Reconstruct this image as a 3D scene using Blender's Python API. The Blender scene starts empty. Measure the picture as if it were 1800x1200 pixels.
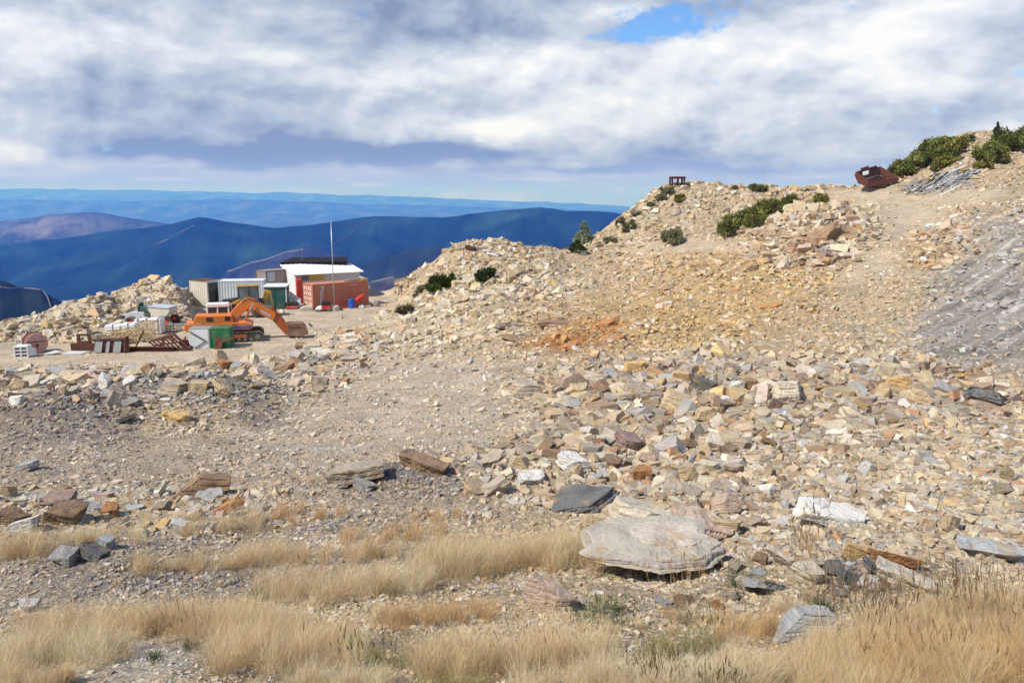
import bpy, bmesh, math, random
import numpy as np
from mathutils import Vector, Matrix
R = math.radians
random.seed(7); rng = np.random.default_rng(7)
scene = bpy.context.scene
COL = scene.collection

# ------------------------------------------------------------------ camera, light, exposure
PITCH, FOC = R(10.5), 1400.0                     # focal length in pixels of the 1800 px wide photo
cd = bpy.data.cameras.new('camera'); cam = bpy.data.objects.new('camera', cd); COL.objects.link(cam)
cd.sensor_width = 36; cd.lens = 36 * FOC / 1800; cd.clip_start = .1; cd.clip_end = 120000
cam.rotation_euler = (math.pi / 2 - PITCH, 0, 0)
scene.camera = cam
vs = scene.view_settings
vs.view_transform = 'Standard'; vs.look = 'None'; vs.exposure = .17; vs.gamma = 1; vs.use_curve_mapping = False
SUN_DIR = Vector((-.68, -.42, .86)).normalized()
sl = bpy.data.lights.new('sun', 'SUN'); sl.energy = 4.7; sl.angle = R(.6); sl.color = (1, .95, .86)
so = bpy.data.objects.new('sun', sl); COL.objects.link(so)
so.rotation_euler = SUN_DIR.to_track_quat('Z', 'Y').to_euler()
cy = scene.cycles
cy.use_denoising = True; cy.max_bounces = 5; cy.diffuse_bounces = 3; cy.transparent_max_bounces = 8
cy.volume_bounces = 1; cy.volume_step_rate = 10; cy.use_adaptive_sampling = True
try: cy.denoising_prefilter = 'ACCURATE'
except Exception: pass

CP_, SP_ = math.cos(PITCH), math.sin(PITCH)
def pt(px, py, Y):                               # photo pixel + distance ahead -> point
    u = (px - 900) / FOC; v = (600 - py) / FOC
    d = (u, CP_ + v * SP_, -SP_ + v * CP_)
    k = Y / d[1]
    return (d[0] * k, Y, d[2] * k)
def proj(x, y, z):
    f = y * CP_ - z * SP_; u = y * SP_ + z * CP_
    return 900 + FOC * x / f, 600 - FOC * u / f

# ---- node helpers
class NT:
    def __init__(s, tree): s.t = tree; s.n = tree.nodes; s.l = tree.links
    def new(s, typ, **kw):
        n = s.n.new(typ)
        for k, v in kw.items(): setattr(n, k, v)
        return n
    def put(s, sock, v):
        if isinstance(v, bpy.types.NodeSocket): s.l.new(v, sock)
        elif v is not None: sock.default_value = v
    def m(s, op, a, b=None, c=None, clamp=False):
        n = s.new('ShaderNodeMath', operation=op, use_clamp=clamp)
        for i, v in enumerate((a, b, c)):
            if v is not None: s.put(n.inputs[i], v)
        return n.outputs[0]
    def vm(s, op, a, b=None):
        n = s.new('ShaderNodeVectorMath', operation=op)
        s.put(n.inputs[0], a)
        if b is not None: s.put(n.inputs[1], b)
        return n.outputs[0]
    def mix(s, f, a, b, bt='MIX'):
        n = s.new('ShaderNodeMix', data_type='RGBA', blend_type=bt)
        for sock, v in ((n.inputs[0], f), (n.inputs[6], a), (n.inputs[7], b)):
            if isinstance(v, tuple) and len(v) == 3: v = v + (1,)
            s.put(sock, v)
        return n.outputs[2]
    def noise(s, vec, scale, detail=4, rough=.55, dist=0, out=0):
        n = s.new('ShaderNodeTexNoise'); s.put(n.inputs['Vector'], vec)
        n.inputs['Scale'].default_value = scale; n.inputs['Detail'].default_value = detail
        n.inputs['Roughness'].default_value = rough; n.inputs['Distortion'].default_value = dist
        return n.outputs[out]
    def ramp(s, f, stops, interp='LINEAR'):
        n = s.new('ShaderNodeValToRGB'); s.put(n.inputs[0], f); e = n.color_ramp.elements
        n.color_ramp.interpolation = interp
        while len(e) < len(stops): e.new(.5)
        for el, (p, c) in zip(e, stops):
            el.position = p
            el.color = (c, c, c, 1) if isinstance(c, (int, float)) else tuple(c) + (1,)
        return n.outputs[0]
    def mapr(s, f, a, b, c=0., d=1., smooth=True):
        n = s.new('ShaderNodeMapRange', interpolation_type='SMOOTHSTEP' if smooth else 'LINEAR')
        s.put(n.inputs[0], f)
        for i, v in enumerate((a, b, c, d)): n.inputs[i + 1].default_value = v
        return n.outputs[0]

# ------------------------------------------------------------------ world: Nishita sky with broken cloud in front of it
world = bpy.data.worlds.new('World'); scene.world = world; world.use_nodes = True
w = NT(world.node_tree); w.n.clear()
sky = w.new('ShaderNodeTexSky', sky_type='NISHITA', sun_disc=False)
sky.sun_elevation = math.asin(SUN_DIR.z); sky.sun_rotation = math.atan2(SUN_DIR.x, SUN_DIR.y)
sky.altitude = 1200; sky.air_density = 1; sky.dust_density = .4; sky.ozone_density = 2
D = w.new('ShaderNodeTexCoord').outputs['Generated']
sx = w.new('ShaderNodeSeparateXYZ'); w.l.new(D, sx.inputs[0]); X, Y_, Z = sx.outputs
rr = w.m('SQRT', w.m('ADD', w.m('MULTIPLY', X, X), w.m('MULTIPLY', Y_, Y_)))
az0 = w.m('ARCTAN2', X, Y_); el0 = w.m('DIVIDE', Z, w.m('MAXIMUM', rr, .01))
cv = w.new('ShaderNodeCombineXYZ'); w.put(cv.inputs[0], az0); w.put(cv.inputs[1], w.m('MULTIPLY', el0, 1.7)); iso = cv.outputs[0]
wob = w.noise(iso, 9, 5, .6, 0, 1); sw = w.new('ShaderNodeSeparateColor'); w.l.new(wob, sw.inputs[0])
az = w.m('ADD', az0, w.m('MULTIPLY', w.m('SUBTRACT', sw.outputs[0], .5), .11))
el = w.m('ADD', el0, w.m('MULTIPLY', w.m('SUBTRACT', sw.outputs[1], .5), .045))
hh = w.m('DIVIDE', 1., w.m('ADD', w.m('MAXIMUM', el0, 0.), .085))
cv2 = w.new('ShaderNodeCombineXYZ'); w.put(cv2.inputs[0], w.m('MULTIPLY', w.m('SINE', az0), hh)); w.put(cv2.inputs[1], w.m('MULTIPLY', w.m('COSINE', az0), hh))
def sky_dir(px, py):
    x, y, z = pt(px, py, 1.); return math.atan2(x, y), z / math.hypot(x, y)
def blob(px, py, rx, ry, A=None, E=None):
    a, e = sky_dir(px, py)
    q = w.m('ADD', w.m('POWER', w.m('ABSOLUTE', w.m('DIVIDE', w.m('SUBTRACT', A or az, a), rx / FOC)), 2.),
            w.m('POWER', w.m('ABSOLUTE', w.m('DIVIDE', w.m('SUBTRACT', E or el, e), ry / FOC)), 2.))
    return w.m('EXPONENT', w.m('MULTIPLY', q, -1.))
n1 = w.noise(cv2.outputs[0], 1.1, 7, .55, .3)
cvb = w.new('ShaderNodeVectorMath', operation='ADD'); w.l.new(iso, cvb.inputs[0]); cvb.inputs[1].default_value = (3.1, 7.7, 0)
n2 = w.noise(cvb.outputs[0], 4.0, 10, .55, .25)
n3 = w.noise(iso, 15, 7, .58, 0.)
v = w.m('ADD', w.m('MULTIPLY', n1, .26), w.m('ADD', w.m('MULTIPLY', n2, .84), w.m('MULTIPLY', n3, .22)))
def shifted(base, dz, scale, det, rg, ds):
    n_ = w.new('ShaderNodeVectorMath', operation='ADD'); w.put(n_.inputs[0], base); n_.inputs[1].default_value = (-.4 * dz, dz, 0); return w.noise(n_.outputs[0], scale, det, rg, ds)
e2 = w.m('SUBTRACT', w.noise(cvb.outputs[0], 4.0, 8, .56, .15), shifted(cvb.outputs[0], .030, 4.0, 8, .56, .15))      # lit tops, shaded undersides
e3 = w.m('SUBTRACT', w.noise(iso, 13, 5, .5, .1), shifted(iso, .014, 13, 5, .5, .1))
v = w.m('ADD', w.m('MULTIPLY', w.m('SUBTRACT', v, .66), 1.3), .485)
v = w.m('ADD', v, w.m('ADD', w.m('MULTIPLY', e2, 2.1), w.m('MULTIPLY', e3, .5)))
for px, py, rx, ry, k in ((1610, 30, 150, 70, .34), (1330, 90, 190, 70, .22), (1180, 82, 80, 16, .34), (90, 60, 170, 60, .20), (560, 190, 130, 40, .14), (840, 235, 160, 24, .20),
                          (40, 262, 60, 14, .32), (1000, 140, 120, 45, .16), (490, 303, 40, 9, .22), (1010, 306, 130, 9, .12), (1500, 150, 330, 60, .14),
                          (680, 45, 330, 45, -.26), (300, 205, 300, 40, -.08), (640, 270, 350, 16, -.85), (1130, 295, 280, 7, -.6), (330, 258, 200, 20, -.25), (860, 222, 190, 20, .20), (400, 240, 430, 22, -.05), (1640, 195, 200, 22, -.14), (60, 165, 160, 30, -.10), (1650, 285, 260, 40, -.05)):
    v = w.m('ADD', v, w.m('MULTIPLY', blob(px, py, rx, ry), k))
ccol = w.ramp(v, ((.08, (.22, .28, .41)), (.32, (.36, .425, .545)), (.54, (.52, .575, .67)), (.74, (.70, .745, .815)), (.97, (.88, .885, .90))))
# the strip of clear air under the cloud base, and the one blue gap
gap = w.mapr(el, .012, .050, 1., 0.)
strip = w.mapr(w.noise(cv2.outputs[0], .8, 5, .6), .52, .70, 0., .55)
haze_c = w.mix(w.mapr(el0, .0, .035), (.33, .43, .74), (.40, .46, .70))
pale = w.mix(strip, haze_c, (.66, .72, .82))
cl = w.mix(w.m('MULTIPLY', gap, .88), ccol, pale)
hole = w.m('ADD', w.m('ADD', blob(1130, 50, 105, 20), w.m('MULTIPLY', blob(1205, 18, 70, 22), .8)), w.m('MULTIPLY', blob(650, 8, 60, 12), .35))
hole = w.mapr(w.m('ADD', hole, w.m('ADD', w.m('MULTIPLY', w.m('SUBTRACT', n3, .5), 1.3), w.m('MULTIPLY', w.m('SUBTRACT', w.noise(iso, 30, 5, .6), .5), 1.6))), .30, .95)
hole = w.m('MAXIMUM', hole, w.m('MULTIPLY', w.mapr(el0, .34, .75), w.mapr(n2, .36, .56, .35, 1.)))   # unseen overhead sky turned blue to lower the ambient light
blue = w.vm('MULTIPLY', sky.outputs[0], (.085, .115, .15))
cl10 = w.mix(hole, cl, blue)
bg = w.new('ShaderNodeBackground'); bg.inputs[1].default_value = .1
w.l.new(w.vm('MULTIPLY', cl10, (10., 10., 10.)), bg.inputs[0])
wo = w.new('ShaderNodeOutputWorld'); w.l.new(bg.outputs[0], wo.inputs[0])

# ------------------------------------------------------------------ numpy noise
_perm = rng.permutation(4096); _ga = rng.random(4096) * 2 * np.pi
_gx, _gy = np.cos(_ga), np.sin(_ga)
def perlin(x, y, seed=0):
    x = np.asarray(x, float) + seed * 17.31; y = np.asarray(y, float) - seed * 9.17
    xi = np.floor(x).astype(int); yi = np.floor(y).astype(int); xf = x - xi; yf = y - yi
    def g(i, j, dx, dy):
        h = _perm[(_perm[(xi + i) & 4095] + yi + j) & 4095]
        return _gx[h] * dx + _gy[h] * dy
    u = xf ** 3 * (xf * (xf * 6 - 15) + 10); v = yf ** 3 * (yf * (yf * 6 - 15) + 10)
    a = g(0, 0, xf, yf); b = g(1, 0, xf - 1, yf); c = g(0, 1, xf, yf - 1); d = g(1, 1, xf - 1, yf - 1)
    return (a + u * (b - a) + v * (c - a) + u * v * (a - b - c + d)) * 1.4
def fbm(x, y, octv=4, gain=.5, seed=0):
    t = 0; a = 1.
    for i in range(octv): t = t + a * perlin(x * 2 ** i, y * 2 ** i, seed + i); a *= gain
    return t

# ------------------------------------------------------------------ ground heights (thin plate spline through surveyed points)
CPTS = [(0,1230,3.7),(450,1230,3.7),(900,1230,3.6),(1350,1230,3.55),(1800,1230,3.5),
 (0,1000,8),(450,1000,7.8),(900,1000,7.4),(1350,1000,7),(1800,1000,6.8),
 (0,880,12.5),(450,880,12),(900,880,11.2),(1350,880,10.6),(1800,880,10.2),
 (0,800,18.5),(450,800,18),(900,800,16.5),(1350,800,15.2),(1800,800,14.8),
 (0,720,30),(450,720,28.5),(900,720,24.5),(1300,720,21),(1800,720,19.8),
 (0,660,43),(300,660,43),(500,660,41),(750,660,36),(1000,660,30),(1400,660,26),(1800,660,24),
 (0,640,53.5),(200,640,53.5),(420,636,52),(600,650,43),(600,610,57),(700,600,55),
 (800,600,49),(700,560,69),(800,540,65),(760,515,80),(850,478,80),(820,437,88),(900,436,89),(980,448,90),(740,490,88),
 (1000,500,72),(1000,560,55),(1000,620,38),(1050,418,95),(1110,378,100),
 (1200,440,80),(1200,520,58),(1200,600,40),(1180,332,105),(1300,334,105),(1420,336,105),(1500,336,101),(1180,430,85),(1300,400,86),
 (1400,382,72),(1400,470,58),(1400,560,43),(1500,372,79),(1560,326,99),(1620,346,92),(1600,420,65),(1600,500,47),(1600,600,32),
 (1580,315,100),(1650,257,107),(1740,231,110),(1800,236,112),(1800,300,86),(1800,350,72),(1700,350,74),(1800,430,52),(1800,520,40),(1800,600,29.5),(1700,290,92),
 (0,603,62),(100,562,69.5),(200,533,74),(290,513,78),(338,520,80),
 (2200,880,10),(2200,700,20),(2200,520,36),(2200,330,80),(2200,200,120),(2200,1230,3.4),
 (-400,1230,3.8),(-400,880,13),(-400,720,31),(-400,645,54),(-400,600,62)]
cps = [pt(*c) for c in CPTS]
for px, Y in ((-400,58),(0,57),(100,60),(200,60),(300,60),(400,60),(500,62),(350,68),(450,72),(600,70),(650,78),(400,80),(500,85),(600,90),(690,88),(450,100),(600,102),(330,90)):
    fw = Y * CP_ + 11.75 * SP_
    cps.append(((px - 900) / FOC * fw, Y, -11.75))
cps = np.array(cps); SK = 2.4
def tps_fit(P, val, lam=1e-4):
    n = len(P); d = np.linalg.norm(P[:, None] - P[None], axis=2); K = np.where(d > 0, d * d * np.log(d + 1e-12), 0) + lam * np.eye(n)
    Q = np.c_[np.ones(n), P]; A = np.block([[K, Q], [Q.T, np.zeros((3, 3))]])
    return np.linalg.solve(A, np.r_[val, np.zeros(3)])
TP = np.c_[cps[:, 0] / cps[:, 1] * SK, np.log(cps[:, 1])]
TW = tps_fit(TP, cps[:, 2] / cps[:, 1])
def tps(s, ly):
    q = np.c_[s.ravel() * SK, ly.ravel()]; out = np.empty(len(q))
    for i in range(0, len(q), 40000):
        c = q[i:i + 40000]; d2 = ((c[:, None] - TP[None]) ** 2).sum(2)
        out[i:i + 40000] = (.5 * d2 * np.log(d2 + 1e-20)) @ TW[:-3] + TW[-3] + c @ TW[-2:]
    return out.reshape(s.shape)
CREST = np.array([(-600,64),(0,64.5),(100,70.5),(200,74.5),(290,78.5),(338,82),(385,103),(640,104),(665,94),(700,92),(760,90),(820,88.5),(900,89.5),(980,91),(1050,96),(1100,101),(1180,106),(1420,106),(1500,102),(1570,102),(1650,108.5),(1740,111),(1800,113),(2300,122)])

# ---- kinds of ground: ellipses (px, py, rx, ry, kind, weight)
KINDS = ['tan','sand','grey','dark','ochre','rust','slab','band','brown','pale','pile','heap','fine','flat']
GCOL = np.array([(.47,.375,.255),(.58,.48,.36),(.45,.375,.30),(.19,.165,.155),(.50,.355,.175),(.40,.185,.065),(.36,.33,.30),(.44,.36,.26),(.34,.275,.21),(.56,.52,.46),(.42,.32,.21),(.53,.44,.31),(.47,.39,.29),(.55,.46,.355)])
DENS = np.array([.7,.035,.45,.8,.75,.75,.32,1.5,1.5,.35,1.5,1.3,1.25,.24])
SIZE = np.array([6.2,4.6,5.,6.,6.4,7.5,7,19,21,6,18,12.5,14,6.])          # typical stone width in photo pixels
ROUGH = np.array([1,.12,.7,1,1,1,.45,1.2,1.3,.6,1.2,1.1,1.,.45])
PATCH = [(200,634,300,13,'sand',3),(480,605,110,15,'sand',2.2),(600,566,120,22,'sand',2.5),(400,560,110,30,'sand',3),(300,580,60,25,'sand',2.5),(100,622,160,12,'sand',2.5),(690,528,45,12,'sand',2.5),(1215,441,110,11,'sand',1.8),(1640,345,120,12,'sand',2.2),(1500,343,70,9,'sand',2),(1560,395,70,25,'sand',.8),(1600,400,110,50,'sand',.35),
 (700,690,230,60,'flat',2.2),(820,745,130,45,'flat',1.6),(640,760,200,40,'flat',1.6),(830,465,110,26,'tan',1.6),(1150,500,130,40,'tan',.6),(1500,470,60,36,'sand',1.),(1540,420,42,40,'sand',1.4),(1592,375,50,24,'sand',1.8),(1180,360,70,60,'tan',1.),(1250,370,90,30,'tan',.8),(300,810,300,44,'grey',1.2),(420,800,200,40,'flat',.9),(80,790,160,60,'grey',1.5),(500,770,160,30,'grey',.7),(240,1010,300,70,'grey',1.8),(600,985,160,40,'grey',1.2),(520,900,160,40,'grey',.9),(760,900,160,40,'grey',.9),
 (110,750,110,38,'dark',2.8),(330,706,170,24,'dark',2.4),(470,745,60,16,'dark',1.8),(700,862,130,36,'dark',2.2),(330,1030,240,34,'dark',1.6),(110,990,120,34,'dark',1.4),(1530,1012,75,32,'dark',3),(640,935,90,18,'dark',1.),
 (1230,540,190,60,'ochre',1.3),(1110,585,120,35,'ochre',1.3),(1340,500,120,28,'ochre',1.1),(1640,445,90,28,'ochre',1.),(930,560,120,24,'ochre',.5),(1230,470,140,30,'ochre',.8),(1000,600,90,30,'rust',.5),(1065,572,75,16,'rust',1.6),(1095,568,60,7,'rust',4),(1015,603,65,7,'rust',4),(1050,590,40,5,'rust',3),(1000,610,70,9,'rust',1.2),
 (1775,520,120,115,'slab',3.0),(1690,590,70,40,'slab',1.5),
 (200,682,330,38,'band',2.2),(520,648,110,40,'band',2),(640,610,110,24,'band',1),(790,560,120,42,'heap',1.6),(860,500,120,30,'heap',1.2),(700,560,60,22,'heap',1.5),
 (1300,690,330,52,'brown',2.2),(1620,690,180,42,'brown',1.7),(1050,720,150,55,'brown',1.6),(1250,640,130,30,'brown',.9),(1060,840,300,50,'band',1.8),(1000,800,180,30,'brown',1.4),
 (1480,850,380,70,'fine',2.2),(1700,780,160,60,'fine',1.6),(1300,930,260,60,'fine',1.6),(1600,950,260,60,'fine',1.4),(1440,780,260,40,'band',1),(1250,790,160,40,'band',1.6),
 (1425,425,105,45,'pile',3),(1660,435,90,34,'pile',1.6),(1400,335,60,8,'pile',1.5),
 (170,565,200,32,'heap',3),(40,600,60,20,'heap',2),(300,530,60,24,'heap',3),
 (700,652,170,7,'pale',1.2),(840,672,110,7,'pale',1.2),(680,735,120,6,'pale',1.),(540,790,95,6,'pale',3.5),(600,783,60,5,'pale',2),(60,873,80,6,'pale',2),(260,868,110,6,'pale',1.6),(1465,900,75,22,'pale',3),(230,1160,160,40,'pale',1),(650,1050,160,30,'tan',1),(900,1010,120,30,'tan',1.),(280,900,260,50,'band',.8)]
def kind_weights(px, py):
    W = np.zeros(px.shape + (len(KINDS),)); W[..., 0] = .55
    for a, b, rx, ry, k, wt in PATCH:
        q = ((px - a) / rx) ** 2 + ((py - b) / ry) ** 2
        W[..., KINDS.index(k)] += wt * np.exp(-q ** 1.5)
    W = W ** 1.6
    return W / W.sum(-1, keepdims=True)

NS, NY, S1, Y0, Y1 = 1150, 860, .98, 1.6, 210.
sg = np.linspace(-S1, S1, NS); lg = np.linspace(math.log(Y0), math.log(Y1), NY)
S, LY = np.meshgrid(sg, lg); YY = np.exp(LY); XX = S * YY
ZZ = tps(S, LY) * YY
pxg, pyg = proj(XX, YY, ZZ)
dd = np.maximum(0, YY - np.interp(900 + S * FOC * .985, CREST[:, 0], CREST[:, 1]))
ZZ -= np.where(dd < 8, .042 * dd ** 2, 2.69 + .67 * (dd - 8))
for a, b, Y, rx, ry, h in ((120,748,None,3.4,2.2,1.25),(330,714,None,4.6,2.0,1.3),(700,862,None,1.9,1.5,.45),(150,985,None,1.3,.9,.22),(1430,405,70,5.5,5,1.7),(800,548,None,6,5,.7),(520,640,None,5,4,.5),(1180,690,None,7,3,.4),(1530,1010,None,.8,.6,.15),(1640,440,None,4,4,.6),(262,520,80,7,2.6,1.3),(160,548,73,5,3,.5),(850,438,88.5,6.5,4,1.0),(940,492,77,5.5,2.6,.9),(1020,452,93,4,5,-.7),(1330,560,46,7,3,.6),(1480,520,44,4,3,-.4),(1120,520,62,6,4,.5)):
    if Y is None:
        i = np.argmin((pxg - a) ** 2 + (pyg - b) ** 2); cx, cyy = XX.flat[i], YY.flat[i]
    else: cx, cyy, _ = pt(a, b, Y)
    ZZ += h * np.exp(-((XX - cx) / rx) ** 2 - ((YY - cyy) / ry) ** 2)
colpx = 900 + S * FOC * .985
def ramp01(v_, a, b): q = np.clip((v_ - a) / (b - a), 0, 1); return q * q * (3 - 2 * q)
YARD = np.zeros_like(ZZ)
for xa, xb, ya, yb, fy in ((-600, 350, 55, 62.3, 2.5), (345, 520, 55, 104, 2.5), (500, 655, 73, 104, 2.5), (620, 715, 80, 92, 2.5), (235, 360, 65, 72.2, 5)):
    YARD = np.maximum(YARD, ramp01(colpx, xa - 14 * fy, xa + 6) * (1 - ramp01(colpx, xb - 6, xb + 22)) * ramp01(YY, ya - fy, ya + .5) * (1 - ramp01(YY, yb - .5, yb + fy)))
YARD *= (dd < .5)
ZZ = ZZ * (1 - YARD) + YARD * (-11.75)
KW = kind_weights(pxg + 22 * perlin(XX / 2.3 * 20 / (YY + 8), YY / 2.3 * 20 / (YY + 8), 3), pyg + 10 * perlin(XX * 8 / (YY + 8), YY * 8 / (YY + 8), 5))
Y4 = YARD ** 4; KW = KW * (1 - Y4[..., None]); KW[..., 1] += Y4
RO = (KW @ ROUGH) * (1 - .5 * YARD)
amp = lambda lam, k: k * np.clip(lam / (.006 * YY + .02), 0, 1)
ZZ += RO * (.26 * perlin(XX / 6, YY / 6, 11) * np.clip((YY - 6) / 20, 0, 1) + .62 * fbm(XX / 8.5, YY / 11, 4, .6, 16) * np.clip((YY - 30) / 25, 0, 1) * KW[..., [0, 4, 5, 8, 10, 11]].sum(-1) + .15 * perlin(XX / 2.4, YY / 2.4, 12) * np.clip(YY / 22, .25, 1)
      + .07 * perlin(XX / .9, YY / .9, 13) + .035 * amp(.33, 1) * (np.abs(perlin(XX / .35, YY / .35, 14)) * 2 - .6) + .016 * amp(.13, 1) * perlin(XX / .14, YY / .14, 15))
al, ac = (XX + YY) / 1.41, (XX - YY) / 1.41                      # bedding of the bare slate slope
ZZ += (KW[..., 4] + KW[..., 5]) * (.30 * np.abs(perlin(al * .09, ac * .75, 23)) + .10 * np.abs(perlin(al * .2, ac * 2.2, 24)))
ZZ += KW[..., 6] * (.16 * np.abs(perlin(al * .10, ac * .9, 21)) + .07 * perlin(al * .2, ac * 2.6, 22))
def gz(x, y):
    x = np.asarray(x, float); y = np.asarray(y, float)
    i = np.clip((np.log(np.maximum(y, Y0)) - lg[0]) / (lg[1] - lg[0]), 0, NY - 1.001); j = np.clip((x / np.maximum(y, Y0) + S1) / (sg[1] - sg[0]), 0, NS - 1.001)
    i0 = i.astype(int); j0 = j.astype(int); a = i - i0; b = j - j0
    return (ZZ[i0, j0] * (1 - a) * (1 - b) + ZZ[i0 + 1, j0] * a * (1 - b) + ZZ[i0, j0 + 1] * (1 - a) * b + ZZ[i0 + 1, j0 + 1] * a * b)
_ys = np.exp(np.linspace(math.log(2.2), math.log(125), 700))
def hits(px, py):                                               # where the sight line through a photo pixel meets the ground
    px = np.atleast_1d(np.asarray(px, float)); py = np.atleast_1d(np.asarray(py, float))
    u = (px - 900) / FOC; v = (600 - py) / FOC; dy = CP_ + v * SP_; dz = (-SP_ + v * CP_) / dy; dx = u / dy
    z = gz(dx[:, None] * _ys, np.broadcast_to(_ys, (len(px), len(_ys)))); below = dz[:, None] * _ys <= z
    k = np.where(below.any(1), below.argmax(1), len(_ys) - 1); Y = _ys[k]
    return dx * Y, Y, gz(dx * Y, Y)
def hit(px, py):
    x, y, z = hits(px, py); return float(x[0]), float(y[0]), float(z[0])
def on(px, Y):                                                  # ground point in column px at distance Y
    z = -11.75
    for _ in range(4):
        x = (px - 900) / FOC * (Y * CP_ - z * SP_); z = float(gz(x, Y))
    return x, Y, z

# ------------------------------------------------------------------ meshes and tags
def tag(o, label=None, cat=None, group=None, kind=None):
    for k, v_ in (('label', label), ('category', cat), ('group', group), ('kind', kind)):
        if v_: o[k] = v_
    return o
def npmesh(name, verts, faces, material=None, colors=None, smooth=False):
    """verts (n,3), faces (m,k) one polygon size"""
    me = bpy.data.meshes.new(name); verts = np.asarray(verts, np.float32); faces = np.asarray(faces, np.int32)
    k = faces.shape[1]; n = len(faces)
    me.vertices.add(len(verts)); me.vertices.foreach_set('co', verts.ravel())
    me.loops.add(n * k); me.loops.foreach_set('vertex_index', faces.ravel())
    me.polygons.add(n); me.polygons.foreach_set('loop_start', np.arange(0, n * k, k, dtype=np.int32)); me.polygons.foreach_set('loop_total', np.full(n, k, np.int32))
    me.polygons.foreach_set('use_smooth', np.full(n, smooth, bool))
    if colors is not None:
        a = me.color_attributes.new('tint', 'FLOAT_COLOR', 'POINT')
        a.data.foreach_set('color', np.c_[colors, np.ones(len(colors))].astype(np.float32).ravel())
    me.update(calc_edges=True); me.validate()
    if material: me.materials.append(material)
    o = bpy.data.objects.new(name, me); COL.objects.link(o); return o
def gridfaces(nr, nc):
    i = np.arange(nr - 1)[:, None] * nc + np.arange(nc - 1)[None]
    return np.stack([i, i + 1, i + nc + 1, i + nc], -1).reshape(-1, 4)

# ------------------------------------------------------------------ materials
def newmat(name):
    m = bpy.data.materials.new(name); m.use_nodes = True; t = NT(m.node_tree); t.n.clear()
    out = t.new('ShaderNodeOutputMaterial'); b = t.new('ShaderNodeBsdfPrincipled'); t.l.new(b.outputs[0], out.inputs[0])
    b.inputs['Specular IOR Level'].default_value = .25
    return m, t, b, out
def bump(t, b, h, strength, dist):
    n = t.new('ShaderNodeBump'); n.inputs['Strength'].default_value = strength; n.inputs['Distance'].default_value = dist
    t.l.new(h, n.inputs['Height']); t.l.new(n.outputs[0], b.inputs['Normal'])
def tint(t): return t.new('ShaderNodeAttribute', attribute_name='tint').outputs['Color']
def ground_mat():
    m, t, b, o = newmat('quarry_ground'); P = t.new('ShaderNodeTexCoord').outputs['Object']; c = tint(t)
    def vor(scale):
        v_ = t.new('ShaderNodeTexVoronoi'); t.put(v_.inputs['Vector'], P); v_.inputs['Scale'].default_value = scale; return v_
    va, vb = vor(16), vor(4.5); f = .5
    for vv, am in ((va, .26), (vb, .20)):
        s = t.new('ShaderNodeSeparateColor'); t.l.new(vv.outputs['Color'], s.inputs[0])
        c = t.mix(am, c, t.mix(1., c, t.ramp(s.outputs[0], ((0, (.40, .38, .38)), (.35, (.82, .78, .74)), (.6, (1.05, 1., .95)), (.8, (1.25, 1.12, .92)), (1, (1.35, 1.33, 1.28)))), 'MULTIPLY'))
    n = t.noise(P, .45, 6, .65); c = t.mix(.5, c, t.mix(1., c, t.ramp(n, ((.3, (.66, .62, .60)), (.5, (1, 1, 1)), (.68, (1.25, 1.2, 1.12)))), 'MULTIPLY'))
    n4 = t.noise(P, 22, 4, .7); c = t.mix(.5, c, t.mix(1., c, t.ramp(n4, ((.3, .5), (.55, 1.), (.75, 1.4))), 'MULTIPLY'))
    t.l.new(c, b.inputs['Base Color']); b.inputs['Roughness'].default_value = .95; b.inputs['Specular IOR Level'].default_value = .1
    h = t.m('ADD', t.m('MULTIPLY', va.outputs['Distance'], .5), t.m('ADD', t.noise(P, 14, 6, .7), t.m('MULTIPLY', vb.outputs['Distance'], .5)))
    bump(t, b, h, 1., .09); return m
def rock_mat(name, per_object):
    m, t, b, o = newmat(name); tc = t.new('ShaderNodeTexCoord').outputs['Object']
    oi = t.new('ShaderNodeObjectInfo')
    if per_object:
        c = oi.outputs['Color']; P = t.vm('ADD', tc, t.vm('MULTIPLY', oi.outputs['Location'], (3.7, 3.7, 3.7)))
    else: c = tint(t); P = tc
    sc = 3.2 if per_object else 5.
    mp = t.new('ShaderNodeMapping'); t.put(mp.inputs[0], P); mp.inputs['Scale'].default_value = (1, 1, 7) if per_object else (1, 1, 2.5)
    n1 = t.noise(mp.outputs[0], sc * .8, 7, .65, .4); n2 = t.noise(P, sc * .7, 5, .6); n3 = t.noise(P, sc * 3.4, 6, .7)
    c = t.mix(.7, c, t.mix(1., c, t.ramp(n1, ((.28, (.50, .48, .48)), (.48, (1., .98, .96)), (.72, (1.35, 1.32, 1.26)))), 'MULTIPLY'))
    c = t.mix(t.mapr(n2, .54, .66, 0., .55), c, (.40, .26, .13)); c = t.mix(t.mapr(t.noise(P, sc * 1.7, 6, .65), .60, .70, 0., .5), c, (.20, .18, .165))               # iron stain
    c = t.mix(t.mapr(n3, .58, .74, 0., .35), c, (.60, .57, .52))                # lichen and quartz
    t.l.new(c, b.inputs['Base Color']); b.inputs['Roughness'].default_value = .85
    bump(t, b, t.m('ADD', n1, t.m('MULTIPLY', n3, .6)), .9, .05); return m
M = {}
M['ground'] = ground_mat(); M['rock'] = rock_mat('quarried_slate', True); M['rubble'] = rock_mat('slate_rubble', False)
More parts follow.
